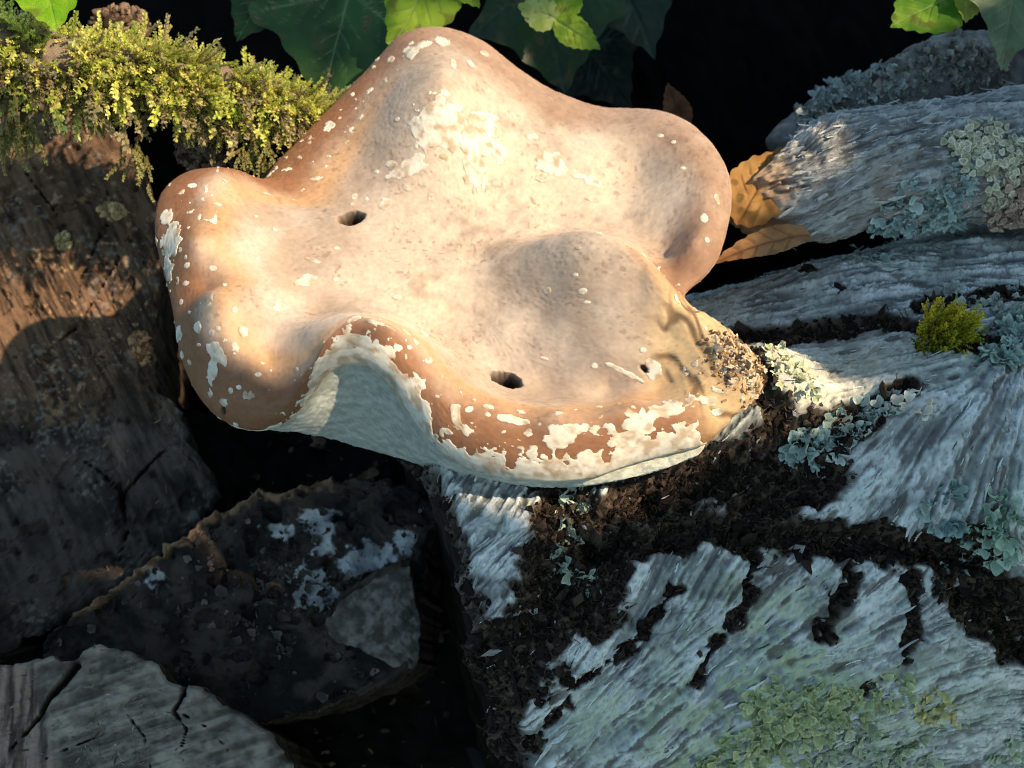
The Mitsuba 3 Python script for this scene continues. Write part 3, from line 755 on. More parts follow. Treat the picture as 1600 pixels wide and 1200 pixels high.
def cracks(X, Y, lines, seed, wob=1.5):
    """distance to crack lines given in the face's own millimetres"""
    best = np.full(X.shape, 1e9)
    p = np.column_stack([X.ravel(), Y.ravel()])
    off = (fbm(np.stack([X / 5, Y / 5, X * 0 + seed], -1), 3, seed) - 0.5) * 2 * wob
    for line, half in lines:
        line = np.asarray(line, float)
        u = np.linspace(0, len(line) - 1, 60)
        l = np.column_stack([np.interp(u, np.arange(len(line)), line[:, k]) for k in (0, 1)])
        d, i = cKDTree(l).query(p)
        best = np.minimum(best, (d.reshape(X.shape) + np.abs(off) * 0.6) / (half * (1 - 0.75 * (i / 60.0).reshape(X.shape))))
    return best


NP = lambda X, Y, s, k=0: np.stack([X / s, Y / s, X * 0 + k], -1)
MMP = 4.45                                                      # photograph pixels per millimetre out there


def px2(cx, cy, pts):
    return [((x - cx) / MMP, (cy - y) / MMP) for x, y in pts]


# 1: the big brown end at the left
C1 = (150, 560)
LINES1 = [(px2(*C1, [(200, 785), (160, 750), (105, 715)]), 1.2), (px2(*C1, [(205, 795), (250, 740), (300, 690)]), 1.0), (px2(*C1, [(200, 775), (215, 860), (200, 920)]), 1.6), (px2(*C1, [(180, 380), (120, 500), (60, 560)]), 0.8), (px2(*C1, [(20, 240), (90, 330), (120, 420)]), 0.7), (px2(*C1, [(215, 240), (150, 330), (118, 420), (112, 600)]), 0.9)]


def relief1(X, Y, r):
    step = sstep(-3, 3, -Y - 17 + 5 * (fbm(NP(X, Y, 9), 3, 121) - 0.5) + 0.10 * X)
    h = 4.5 * (fbm(NP(X, Y, 12), 5, 122) - 0.5) + 2.2 * (fbm(np.stack([X / 1.6 + Y / 3, Y / 9, X * 0], -1), 4, 123) - 0.5) + 0.8 * (fbm(NP(X, Y, 1.5), 3, 124) - 0.5)
    d = cracks(X, Y, LINES1, 125, 2.6)
    return h + 3.5 * step - 6 * (1 - sstep(0.3, 1.2, d)) - 2.2 * sstep(0.62, 0.72, fbm(NP(X, Y, 6), 3, 126))


def paint1(X, Y, r, pix):
    a, b, c_ = fbm(NP(X, Y, 10), 4, 131), fbm(np.stack([X / 1.5 + Y / 3, Y / 10, X * 0], -1), 4, 132), fbm(NP(X, Y, 2), 3, 133)
    c = mixc([0.035, 0.022, 0.015], [0.16, 0.095, 0.056], sstep(0.3, 0.7, 0.5 * a + 0.5 * b))
    dark = sstep(590, 680, pix[..., 1])  # cast shadow over the lower face, painted into the colour
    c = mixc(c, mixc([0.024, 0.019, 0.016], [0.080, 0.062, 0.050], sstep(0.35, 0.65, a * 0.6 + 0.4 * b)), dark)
    spots = sstep(0.66, 0.72, c_) * sstep(0.5, 0.6, fbm(NP(X, Y, 13), 2, 134)) * (1 - dark)
    c = mixc(c, np.array([0.36, 0.24, 0.13]), spots * 0.8)
    c = mixc(c, np.array([0.30, 0.17, 0.08]), 0.7 * np.exp(-(((pix[..., 0] - 85) / 60) ** 2 + ((pix[..., 1] - 640) / 22) ** 2)) * sstep(0.4, 0.6, c_))  # sunlight on the ledge, painted as a warm patch
    mould = 0.5 * sstep(0.68, 0.76, noise(NP(X, Y, 1.2), 135)) * sstep(0.5, 0.62, fbm(NP(X, Y, 16), 2, 136))
    c = mixc(c, np.array([0.35, 0.33, 0.30]), 0.5 * mould)
    ray_ = np.exp(-(((pix[..., 0] - 183) / 16) ** 2 + ((pix[..., 1] - 690) / 50) ** 2))
    c = mixc(c, np.array([0.17, 0.12, 0.09]), 0.7 * ray_)
    return mixc(c, np.array([0.008, 0.007, 0.006]), 1 - sstep(0.4, 1.2, cracks(X, Y, LINES1, 125, 2.6)))


tag('cut_log', 'big brown log end with radial cracks at the left under the mossy branch', 'log')
face1 = cut_log('cut_log', [(-200, 130), (-60, 148), (40, 156), (100, 160), (150, 175), (185, 205), (225, 265), (243, 330), (246, 420), (240, 520), (244, 615), (288, 645), (292, 690), (330, 740), (350, 780), (300, 835), (220, 900), (120, 960), (20, 1010), (-120, 1080), (-220, 700)],
                -122, (0.16, 0.16, 1), C1, 190, relief1, paint1, 140, fray=2.6)

# 2: the dark end in the middle with pale mould
C2 = (420, 930)


def relief2(X, Y, r):
    return 5.0 * (fbm(NP(X, Y, 12), 5, 151) - 0.5) + 2.2 * (fbm(NP(X, Y, 2.5), 4, 152) - 0.5) - 3 * sstep(0.6, 0.68, fbm(NP(X, Y, 7), 3, 153)) + 2.0 * sstep(0.93, 0.99, r)


def paint2(X, Y, r, pix):
    a, c_ = fbm(NP(X, Y, 8), 4, 161), fbm(NP(X, Y, 2.4), 4, 162)
    c = mixc([0.010, 0.009, 0.008], [0.045, 0.035, 0.028], sstep(0.35, 0.7, a))
    x, y = pix[..., 0], pix[..., 1]
    m = np.zeros(X.shape)
    for mx, my, rx, ry in ((500, 815, 40, 28), (435, 832, 28, 18), (505, 855, 26, 22), (490, 920, 45, 40), (590, 870, 50, 30), (635, 850, 22, 28), (555, 880, 40, 25), (240, 900, 22, 20)):
        m = np.maximum(m, np.exp(-((x - mx) / rx) ** 2 - ((y - my) / ry) ** 2))
    c = mixc(c, mixc([0.15, 0.16, 0.17], [0.38, 0.40, 0.40], sstep(0.3, 0.7, a)), sstep(0.55, 0.72, 0.75 * m + 0.9 * (c_ - 0.32)))
    rim = sstep(0.90, 0.97, r + 0.08 * (c_ - 0.5)) * (y < 960) * (x < 520)
    return mixc(c, mixc([0.10, 0.055, 0.03], [0.24, 0.15, 0.09], sstep(0.35, 0.65, c_)), 0.9 * rim)


tag('cut_log_001', 'blackened log end with pale mould patches below the fungus', 'log')
face2 = cut_log('cut_log_001', [(60, 1000), (130, 950), (215, 895), (330, 805), (390, 772), (480, 760), (560, 745), (640, 755), (690, 800), (665, 860), (655, 930), (640, 1040), (560, 1090), (420, 1130), (220, 1120), (80, 1090)],
                -66, (-0.05, 0.22, 1), C2, 150, relief2, paint2, 170, fray=3.0)

# 3: the grey weathered end in the lower left corner
C3 = (180, 1230)
LINES3 = [(px2(*C3, [(265, 1050), (268, 1100), (255, 1125), (275, 1150), (262, 1210)]), 1.3), (px2(*C3, [(190, 1130), (215, 1160), (230, 1210)]), 0.6), (px2(*C3, [(270, 1130), (310, 1150), (345, 1190)]), 0.5), (px2(*C3, [(110, 1060), (60, 1130), (20, 1180)]), 1.8), (px2(*C3, [(75, 1190), (150, 1160)]), 0.7)]


def relief3(X, Y, r):
    g = fbm(np.stack([X / 12 + Y / 30, Y / 2.0 - X / 6, X * 0], -1), 4, 181)
    left = 1 - sstep(-22, -14, X + 0.3 * Y + 4 * (fbm(NP(X, Y, 6), 3, 180) - 0.5))
    return 3.5 * (fbm(NP(X, Y, 12), 5, 182) - 0.5) + 2.4 * (g - 0.5) + 0.9 * (fbm(NP(X, Y, 1.6), 3, 183) - 0.5) - 5.5 * (1 - sstep(0.3, 1.2, cracks(X, Y, LINES3, 184, 2.0))) - 5 * left


def paint3(X, Y, r, pix):
    g = fbm(np.stack([X / 12 + Y / 30, Y / 2.0 - X / 6, X * 0], -1), 4, 181)
    a, c_ = fbm(NP(X, Y, 9), 4, 185), fbm(NP(X, Y, 1.8), 3, 186)
    c = mixc([0.065, 0.055, 0.045], [0.26, 0.23, 0.19], sstep(0.3, 0.7, 0.5 * g + 0.3 * a + 0.2 * c_))
    c = mixc(c, np.array([0.30, 0.27, 0.22]), 0.6 * sstep(0.55, 0.7, a))
    left = 1 - sstep(-22, -14, X + 0.3 * Y + 4 * (fbm(NP(X, Y, 6), 3, 180) - 0.5))
    st_ = fbm(np.stack([X / 1.6, Y / 14, X * 0], -1), 4, 187)
    c = mixc(c, mixc([0.05, 0.035, 0.03], [0.26, 0.19, 0.15], sstep(0.3, 0.7, st_)), left)
    return mixc(c, np.array([0.012, 0.01, 0.008]), 1 - sstep(0.5, 1.3, cracks(X, Y, LINES3, 184, 2.0)))


tag('cut_log_002', 'weathered grey log end with dark splits in the lower left corner', 'log')
face3 = cut_log('cut_log_002', [(-120, 1070), (-20, 1040), (45, 1028), (118, 1030), (122, 1016), (150, 1008), (205, 1022), (252, 1044), (266, 1075), (300, 1068), (345, 1098), (415, 1142), (455, 1195), (500, 1290), (430, 1420), (200, 1480), (-60, 1420), (-160, 1250)],
                -28, (0.05, 0.30, 1), C3, 160, relief3, paint3, 190, fray=1.8)

# 4: a chunk of broken wood wedged in the gap
C4 = (590, 970)
tag('wood_chunk', 'grey broken wood chunk wedged in the dark gap below the mouldy log end', 'wood')
cut_log('wood_chunk', [(505, 975), (540, 935), (600, 900), (640, 885), (648, 930), (660, 985), (655, 1040), (630, 1050), (600, 1035), (560, 1015), (520, 1000)], -56, (0.1, -0.1, 1), C4, 40,
        lambda X, Y, r: 2.2 * (fbm(NP(X, Y, 6), 4, 201) - 0.5) + 1.2 * (fbm(NP(X, Y, 1.5), 3, 202) - 0.5) + 3 * (1 - r),
        lambda X, Y, r, pix: mixc([0.06, 0.052, 0.045], [0.17, 0.155, 0.14], sstep(0.3, 0.7, fbm(NP(X, Y, 3), 4, 203))), 204, nt=240, nrad=60)

# logs added to close the pile behind, near-black in place of deep shade
tag('shade_fill_log', 'added log behind the gap under the fungus, near-black to stand for deep shade', 'log')
fill_surf = round_branch('shade_fill_log__bark', [(-330, -90, -225), (-60, -98, -225), (150, -92, -215), (330, -60, -205)], [80, 84, 82, 80], [0.006, 0.005, 0.005], [0.014, 0.012, 0.011], 'mat_dark', 211, 7, 120, 220)
tag('shade_fill_log_001', 'added log behind the ivy leaves, coloured black in place of shade', 'log')
round_branch('shade_fill_log_001__bark', [(-420, 150, -300), (-60, 140, -310), (180, 150, -310), (420, 170, -300)], [115, 120, 120, 110], [0.005, 0.005, 0.005], [0.008, 0.007, 0.007], 'mat_dark', 216, 8, 120, 220)


# ---------------------------------------------------------------- many small pieces set down as copies of a few templates
def scatter(templates, pos, mats, cols, tint=None, seed=0):
    """templates: (vertices, faces, shade per vertex); mats: (n, 3, 3) columns; cols: (n, 3)"""
    rg = np.random.default_rng(seed)
    which = rg.integers(0, len(templates), len(pos))
    V, Fc, C, off = [], [], [], 0
    for k, (tv, tf, tc) in enumerate(templates):
        i = np.nonzero(which == k)[0]
        if not len(i):
            continue
        v = np.einsum('nij,mj->nmi', mats[i], tv) + pos[i][:, None]
        V.append(v.reshape(-1, 3))
        Fc.append((tf[None] + (np.arange(len(i)) * len(tv))[:, None, None]).reshape(-1, 3) + off)
        tcol = tc if tc.ndim == 2 else np.repeat(tc[:, None], 3, 1)
        C.append((cols[i][:, None] * tcol[None]).reshape(-1, 3))
        off += len(i) * len(tv)
    return np.vstack(V), np.vstack(Fc), np.clip(np.vstack(C), 0.004, 0.9)


def bases(n, along, size):
    """matrices with column 0 along, column 2 on the normal"""
    n = n / np.linalg.norm(n, axis=1, keepdims=True)
    a = along - n * (along * n).sum(1, keepdims=True)
    a /= np.linalg.norm(a, axis=1, keepdims=True) + 1e-9
    return np.stack([a, np.cross(n, a), n], -1) * np.asarray(size).reshape(-1, 1, 1)


def moss_template(rg, leaflets=28):
    """a curved shoot one unit long with narrow leaflets"""
    bend, yaw = rg.uniform(0.2, 0.9), rg.uniform(-0.4, 0.4)
    u = np.linspace(0, 1, 7)
    spine = np.column_stack([u - 0.18 * bend * u ** 2, yaw * u ** 2 * 0.5, 0.12 * u - bend * 0.45 * u ** 2 + 0.3 * u])
    V, Fc, C = [], [], []
    for i, s in enumerate(u):
        r = 0.035 * (1 - 0.6 * s)
        for k in range(3):
            a = k * 2.094
            V.append(spine[i] + [0, r * math.cos(a), r * math.sin(a)]); C.append([0.75, 0.7, 0.5])
    Fc += grid_faces(7, 3, wrap=True).tolist()
    for j in range(leaflets):
        s = 0.08 + 0.92 * j / (leaflets - 1)
        p = np.array([np.interp(s, u, spine[:, k]) for k in range(3)])
        a = j * 2.4 + rg.uniform(-0.3, 0.3)
        side = np.array([1.5, math.cos(a), math.sin(a)])
        side /= np.linalg.norm(side)
        ln = 0.18 * (1 - 0.45 * s) * rg.uniform(0.8, 1.2)
        wv = np.cross(side, [0.3, -math.sin(a), math.cos(a)])
        wv *= 0.038 / np.linalg.norm(wv)
        b = len(V)
        V += [p, p + side * ln * 0.45 + wv, p + side * ln, p + side * ln * 0.45 - wv]
        t = 0.8 + 0.35 * s
        C += [[0.8 * t] * 3, [t] * 3, [1.25 * t] * 3, [t] * 3]
        Fc += [[b, b + 1, b + 2], [b, b + 2, b + 3]]
    return np.array(V), np.array(Fc), np.array(C)


def crumb_template(rg):
    m = trimesh.creation.icosphere(subdivisions=0)
    v = m.vertices * (0.4 + 1.2 * rg.random(12))[:, None] * rg.uniform(0.45, 1.5, 3)
    return v, np.array(m.faces), np.full(len(v), 1.0) * (0.75 + 0.5 * noise(v * 2, 8))


def strip_template(rg):
    """a peeling sliver of bark, one unit long, curling off at one end"""
    u, w = np.meshgrid(np.linspace(0, 1, 9), np.linspace(-1, 1, 4), indexing='ij')
    wid = rg.uniform(0.05, 0.12) * np.sin(np.pi * (0.18 + 0.74 * u)) * (1 + 0.7 * (rg.random((9, 1)) - 0.5))
    lift = rg.uniform(0.02, 0.16) * u ** 2.5 + 0.01
    v = np.stack([u, w * wid + 0.06 * np.sin(u * 3 + rg.uniform(0, 6)), lift + 0.03 * (1 - w ** 2)], -1).reshape(-1, 3)
    return v, grid_faces(9, 4), (0.85 + 0.3 * rg.random(36))


def lobe_template(rg, flat=0.3):
    """a lichen lobe: a ruffled fan with notched edge"""
    nu, nw = 8, 19
    u, w = np.meshgrid(np.linspace(0, 1, nu), np.linspace(-1, 1, nw), indexing='ij')
    spread = rg.uniform(0.7, 1.25)
    edge = 1 + 0.15 * np.sin(w * rg.uniform(4, 7) + rg.uniform(0, 6)) * u + 0.06 * np.sin(w * 11 + rg.uniform(0, 6)) * u
    r = (0.06 + 0.94 * u) * edge * (1 - 0.35 * w ** 4)
    a = w * spread
    z = flat * (0.5 * u ** 2 + 0.30 * u * np.sin(w * rg.uniform(4, 7) + rg.uniform(0, 6)) + 0.18 * u * u * np.sin(9 * u + 4 * w + rg.uniform(0, 6)) + 0.35 * u ** 3 * np.abs(w) ** 1.5)
    v = np.stack([r * np.cos(a), r * np.sin(a), z + 0.03], -1).reshape(-1, 3)
    shade = (0.72 + 0.30 * u + 0.18 * (u > 0.85) + 0.12 * (rg.random(u.shape) - 0.5)).ravel()
    return v, grid_faces(nu, nw), shade


def knob_template(rg):
    """a cup or knob of a fruiting lichen on a short stalk"""
    prof = np.array([[0.10, 0], [0.12, 0.35], [0.22, 0.6], [0.46, 0.85], [0.52, 1.0], [0.42, 1.02], [0.25, 0.9], [0.02, 0.86]])
    a = np.linspace(0, 2 * np.pi, 12, endpoint=False)
    wave = 1 + 0.18 * np.sin(a * 3 + rg.uniform(0, 6))
    v = np.stack([prof[:, :1] * np.cos(a) * wave, prof[:, :1] * np.sin(a) * wave, prof[:, 1:] + 0 * a], -1).reshape(-1, 3)
    v[:, 0] += 0.2 * rg.uniform(-1, 1) * v[:, 2] ** 2
    return v, grid_faces(8, 12, wrap=True), np.repeat([0.5, 0.55, 0.7, 0.9, 1.25, 1.1, 0.8, 0.7], 12)


rgm = np.random.default_rng(3)
MOSS = [moss_template(rgm) for _ in range(14)]
CRUMB = [crumb_template(rgm) for _ in range(8)]
STRIP = [strip_template(rgm) for _ in range(10)]
LOBE = [lobe_template(rgm, 0.33) for _ in range(16)]
FLATLOBE = [lobe_template(rgm, 0.22) for _ in range(12)]
KNOB = [knob_template(rgm) for _ in range(8)]

# the mossy branch
MP = [at(-120, 40, -62), at(-20, 80, -62), at(80, 100, -66), at(180, 112, -70), at(280, 128, -76), at(370, 150, -82), at(450, 172, -88), at(540, 210, -94)]
tag('mossy_branch', 'crooked branch wrapped in bright yellow green moss at the upper left', 'branch')
branch_surf = round_branch('mossy_branch__bark', MP, [11, 11.5, 11, 10, 9.5, 9, 8, 6], [0.06, 0.045, 0.035], [0.2, 0.15, 0.12], 'mat_wood', 221, 2.6)
rg = np.random.default_rng(17)
bvv, bn_ = branch_surf.v, branch_surf.n
okm = fbm(bvv / 9, 3, 222)
bare = np.zeros(len(bvv))
for px, py, r in ((88, 85, 34), (395, 165, 20)):
    bare = np.maximum(bare, (1 - sstep(r * 0.5, r, np.linalg.norm(topix(bvv) - [px, py], axis=1))) * (bn_[:, 2] > 0.1))
cand = np.nonzero((bn_ @ [0.1, 0.75, 0.66] > -0.45) & (okm > 0.36) & (bare < 0.35))[0]
pick = rg.choice(cand, 4200)
pos = bvv[pick] - bn_[pick] * 0.6
down = np.array([0.25, -0.75, 0.35]) + rg.normal(0, 0.55, (len(pick), 3))
out = bn_[pick] * rg.uniform(0.25, 0.95, (len(pick), 1)) + 0.6 * down + rg.normal(0, 0.25, (len(pick), 3))
sz = rg.gamma(6.0, 1.5, len(pick)) * (0.75 + 0.5 * (bn_[pick, 1] < 0))
base = np.array([0.30, 0.27, 0.045])
shade = rg.uniform(0.55, 1.25, (len(pick), 1))
hue = rg.random((len(pick), 1))
cols = shade * (np.array([0.48, 0.58, 0.10]) * (1 - hue) + np.array([0.90, 0.80, 0.27]) * hue)
old = (rg.random(len(pick)) < 0.16) | (bn_[pick, 1] < -0.35) & (rg.random(len(pick)) < 0.5)
cols[old] = np.array([0.36, 0.30, 0.17]) * shade[old]
v, f, c = scatter(MOSS, pos, bases(np.cross(out, rg.normal(0, 1, out.shape)), out, sz), cols, seed=1)
# long trailing strands
tp, tn, ts = [], [], []
for px, py, L, n_ in ((210, 225, 14, 8), (222, 262, 11, 6), (30, 175, 14, 30), (15, 205, 11, 20), (60, 205, 8, 8), (395, 225, 12, 30), (425, 245, 10, 18), (160, 165, 10, 40), (300, 195, 8, 30), (120, 170, 8, 30), (345, 205, 8, 20)):
    for _ in range(n_):
        tp.append(at(px + rg.normal(0, 12), py + rg.normal(0, 14), -60 + rg.normal(0, 2.5) - 0.03 * px)); ts.append(L * rg.uniform(0.5, 1.0))
        tn.append(np.array([0.1, -1, 0.15]) + rg.normal(0, 0.3, 3))
tn = np.array(tn)
v2, f2_, c2 = scatter(MOSS, np.array(tp), bases(np.cross(tn, rg.normal(0, 1, tn.shape)), tn, ts), np.array([0.33, 0.31, 0.12]) * rg.uniform(0.6, 1.2, (len(tp), 1)), seed=2)
add('mossy_branch__moss', np.vstack([v, v2]), np.vstack([f, f2_ + len(v)]), 'mat_moss', np.vstack([c, c2]), smooth=False, kind='stuff')


def lump(key, centre, size, n, ca, cb, seed, lab, cat, grain=1.0):
    """a crumbly lump: many grains packed in a mound"""
    rg = np.random.default_rng(seed)
    d = rg.normal(0, 1, (n, 3))
    d /= np.linalg.norm(d, axis=1, keepdims=True)
    p = np.asarray(centre) + d * np.asarray(size) * rg.uniform(0.75, 1.0, (n, 1)) * (0.8 + 0.5 * noise(d * 2.2 + seed, 4))[:, None]
    m = bases(rg.normal(0, 1, (n, 3)), rg.normal(0, 1, (n, 3)), rg.uniform(0.7, 1.9, n) * grain)
    k = rg.random((n, 1))
    core = trimesh.creation.icosphere(subdivisions=3)
    cv = core.vertices * np.asarray(size) * (0.72 + 0.5 * noise(core.vertices * 2.2 + seed, 4))[:, None] + centre
    v, f, c = scatter(CRUMB, p, m, np.array(ca) * (1 - k) + np.array(cb) * k, seed=seed)
    add(key, np.vstack([v, cv]), np.vstack([f, np.array(core.faces) + len(v)]), 'mat_lichen', np.vstack([c, np.full((len(cv), 3), 1) * np.array(ca) * 0.6]), lab=lab, cat=cat)


lump('bark_crumb', at(190, 36, -84), (9, 5.5, 6), 260, [0.07, 0.045, 0.03], [0.24, 0.16, 0.11], 31, 'crumbly brown lump on top of the mossy branch', 'bark')
lump('bark_crumb_001', at(328, 240, -88), (11.5, 6.5, 7), 320, [0.06, 0.04, 0.03], [0.22, 0.15, 0.11], 32, 'crumbly brown lump hanging under the mossy branch', 'bark')
lump('crust_lichen', face1.hit(175, 330)[0] + [0, 0, 1], (5, 3.2, 2), 90, [0.30, 0.20, 0.09], [0.62, 0.46, 0.24], 33, 'larger yellow crust on the upper right of the brown log end', 'lichen', 0.8)
lump('crust_lichen_001', face1.hit(100, 380)[0] + [0, 0, 1], (2.6, 3.2, 1.6), 60, [0.25, 0.18, 0.08], [0.55, 0.42, 0.22], 34, 'small yellow crust on the brown log end, lower and left of the larger one', 'lichen', 0.8)
lump('crust_lichen_002', face1.hit(220, 545)[0] + [0, 0, 1], (4, 6, 2), 90, [0.22, 0.11, 0.05], [0.5, 0.30, 0.15], 35, 'orange brown crust at the right edge of the brown log end', 'lichen', 0.8)

def debris_on(key, surf, n, seed, ca, cb, sizes, templates, box, **kw):
    """small pieces strewn over what the lens sees of a surface inside a box of the photograph"""
    rg = np.random.default_rng(seed)
    ok = surf.keep[(surf.pix[:, 0] > box[0]) & (surf.pix[:, 0] < box[2]) & (surf.pix[:, 1] > box[1]) & (surf.pix[:, 1] < box[3])]
    pr = fbm(surf.v[ok] / 7, 3, seed) ** 4 + 1e-6
    i = rg.choice(ok, n, p=pr / pr.sum())
    k = rg.random((n, 1)) ** 2
    v, f, c = scatter(templates, surf.v[i] + surf.n[i] * 0.25, bases(surf.n[i] + rg.normal(0, 0.35, (n, 3)), rg.normal(0, 1, (n, 3)), rg.gamma(2.5, sizes / 2.5, n) + 0.3), np.array(ca) * (1 - k) + np.array(cb) * k, seed=seed)
    add(key, v, f, 'mat_lichen', c, kind='stuff', **kw)


debris_on('cut_log__splinter', face1, 700, 301, [0.05, 0.03, 0.02], [0.30, 0.19, 0.10], 1.3, STRIP, (-40, 100, 330, 1000))
debris_on('cut_log_001__splinter', face2, 800, 302, [0.015, 0.012, 0.01], [0.12, 0.10, 0.09], 1.4, STRIP + FLATLOBE, (60, 700, 720, 1130))
debris_on('cut_log_002__splinter', face3, 600, 303, [0.06, 0.05, 0.04], [0.35, 0.31, 0.26], 0.9, STRIP, (-40, 980, 520, 1240))
debris_on('leaf_litter', fill_surf, 420, 304, [0.03, 0.02, 0.012], [0.20, 0.14, 0.09], 3.2, FLATLOBE + STRIP, (380, 640, 900, 1240), lab='dim brown leaf litter and twigs in the dark gap below the fungus', cat='litter')

# dirt, slivers and crumbs on the birch log
flat_cre, flat_tear = (cre + 0.7 * inside).ravel(), tear.ravel()
vis = np.nonzero((log_surf.n[:, 2] > -0.2))[0]
pr = np.clip(flat_cre[vis], 0, 1) ** 2 * (0.3 + fbm(L1v[vis] / 6, 3, 231))
pr[(topix(L1v[vis])[:, 0] > 1750) | (topix(L1v[vis])[:, 1] > 1400)] = 0
rg = np.random.default_rng(41)
pick = rg.choice(vis, 6000, p=pr / pr.sum())
k = rg.random((len(pick), 1)) ** 3
cols = np.array([0.013, 0.009, 0.008]) * (1 - k) + np.array([0.07, 0.050, 0.036]) * k
pale = rg.random(len(pick)) < 0.015
cols[pale] = np.array([0.30, 0.29, 0.27])
add('bark_debris', *scatter(CRUMB, L1v[pick] + log_surf.n[pick] * 0.3, bases(log_surf.n[pick], rg.normal(0, 1, (len(pick), 3)), rg.gamma(2.2, 0.24, len(pick)) + 0.18), cols, seed=4)[:2], 'mat_lichen', scatter(CRUMB, L1v[pick], bases(log_surf.n[pick], rg.normal(0, 1, (len(pick), 3)), np.ones(len(pick))), cols, seed=4)[2], smooth=False,
    lab='dark crumbly bark debris filling the cracks of the birch log', cat='debris', kind='stuff')
fz = rg.choice(vis, 6500, p=pr / pr.sum())
k = rg.random((len(fz), 1)) ** 2
fv, ff, fc = scatter(MOSS, L1v[fz], bases(np.cross(log_surf.n[fz] + rg.normal(0, 0.6, (len(fz), 3)), rg.normal(0, 1, (len(fz), 3))), log_surf.n[fz] + rg.normal(0, 0.7, (len(fz), 3)), rg.uniform(1.2, 3.2, len(fz))), np.array([0.018, 0.013, 0.010]) * (1 - k) + np.array([0.10, 0.075, 0.045]) * k, seed=14)
add('dead_moss', fv, ff, 'mat_lichen', fc, smooth=False, lab='short dark dead moss growing in the cracks of the birch log', cat='moss', kind='stuff')
GU = np.gradient(ring, axis=0) / 0.48
GV = np.gradient(ring, axis=1) / 0.48
grain3 = (GU * L1.gu[..., None] + GV * L1.gv[..., None]).reshape(-1, 3)
pr = (0.15 + 1.0 * fbm(L1v[vis] / 8, 3, 232) ** 3 * 6) * (1 - 0.75 * np.clip(flat_cre[vis], 0, 1))
pr[(topix(L1v[vis])[:, 0] > 1750) | (topix(L1v[vis])[:, 1] > 1400)] = 0
pick = rg.choice(vis, 2600, p=pr / pr.sum())
sgn = np.where(rg.random(len(pick)) < 0.5, 1, -1)[:, None]
k = rg.random((len(pick), 1))
cols = np.array([0.20, 0.21, 0.21]) * (1 - k) + np.array([0.66, 0.70, 0.69]) * k
dk = rg.random(len(pick)) < 0.10
cols[dk] = np.array([0.09, 0.08, 0.075])
v, f, c = scatter(STRIP, L1v[pick] + log_surf.n[pick] * 0.05, bases(log_surf.n[pick], grain3[pick] * sgn + rg.normal(0, 0.06, (len(pick), 3)), rg.gamma(2.0, 1.0, len(pick)) + 0.9), cols, seed=5)
add('birch_log__bark_sliver', v, f, 'mat_bark', c, kind='stuff')


ring2 = limb_surf.v.reshape(*L2.S.shape, 3)
g2 = (np.gradient(ring2, axis=0) * L2.gu[..., None] + np.gradient(ring2, axis=1) * L2.gv[..., None]).reshape(-1, 3)
vis2 = limb_surf.keep[(limb_surf.pix[:, 0] < 1680) & (limb_surf.v[limb_surf.keep] @ L2.A > p_a @ L2.A + 10)]
pick = rg.choice(vis2, 1500)
k = rg.random((len(pick), 1))
cols = np.array([0.12, 0.12, 0.12]) * (1 - k) + np.array([0.50, 0.52, 0.51]) * k
v, f, c = scatter(STRIP, limb_surf.v[pick] + limb_surf.n[pick] * 0.05, bases(limb_surf.n[pick], g2[pick] * np.where(rg.random((len(pick), 1)) < 0.5, 1, -1) + rg.normal(0, 0.05, (len(pick), 3)), rg.gamma(2.5, 0.8, len(pick)) + 0.8), cols, seed=15)
add('birch_limb__bark_sliver', v, f, 'mat_bark', c, kind='stuff')


def lichen(key, surf, spots, ca, cb, seed, lab, templates, size, flatness=0.6, cat='lichen', per=26, lift=0.4):
    """a thallus: lobes that grow outwards from a few spots (px, py, radius in mm)"""
    rg = np.random.default_rng(seed)
    P, N, A, S = [], [], [], []
    for px, py, rad in spots:
        p0, n0 = surf.hit(px, py)
        a, b, n = frame(n0)
        for _ in range(max(3, int(1.35 * per * (rad / 5) ** 1.6))):
            g, r = rg.uniform(0, 2 * np.pi), rad * math.sqrt(rg.random())
            d = math.cos(g) * a + math.sin(g) * b
            q = topix((p0 + d * r)[None])[0]
            ph, nh = surf.hit(q[0], q[1])
            if np.linalg.norm(ph - p0) > rad * 2.5 + 2:
                ph, nh = p0 + d * r, n0
            dirn = d + 0.6 * rg.normal(0, 1, 3)
            nn = nh + flatness * rg.normal(0, 0.6, 3) - 0.25 * d
            nn[2] = abs(nn[2]) * 0.6 + 0.4 * nn[2]
            P.append(ph + nh * (0.5 * lift + 0.6 * rg.random() * (1 - r / rad))); N.append(nn); A.append(dirn); S.append(0.85 * size * rg.uniform(0.35, 1.3))
    k = rg.random((len(P), 1))
    v, f, c = scatter(templates, np.array(P), bases(np.array(N), np.array(A), S), np.array(ca) * (1 - k) + np.array(cb) * k, seed=seed)
    add(key, v, f, 'mat_lichen', c, lab=lab, cat=cat)


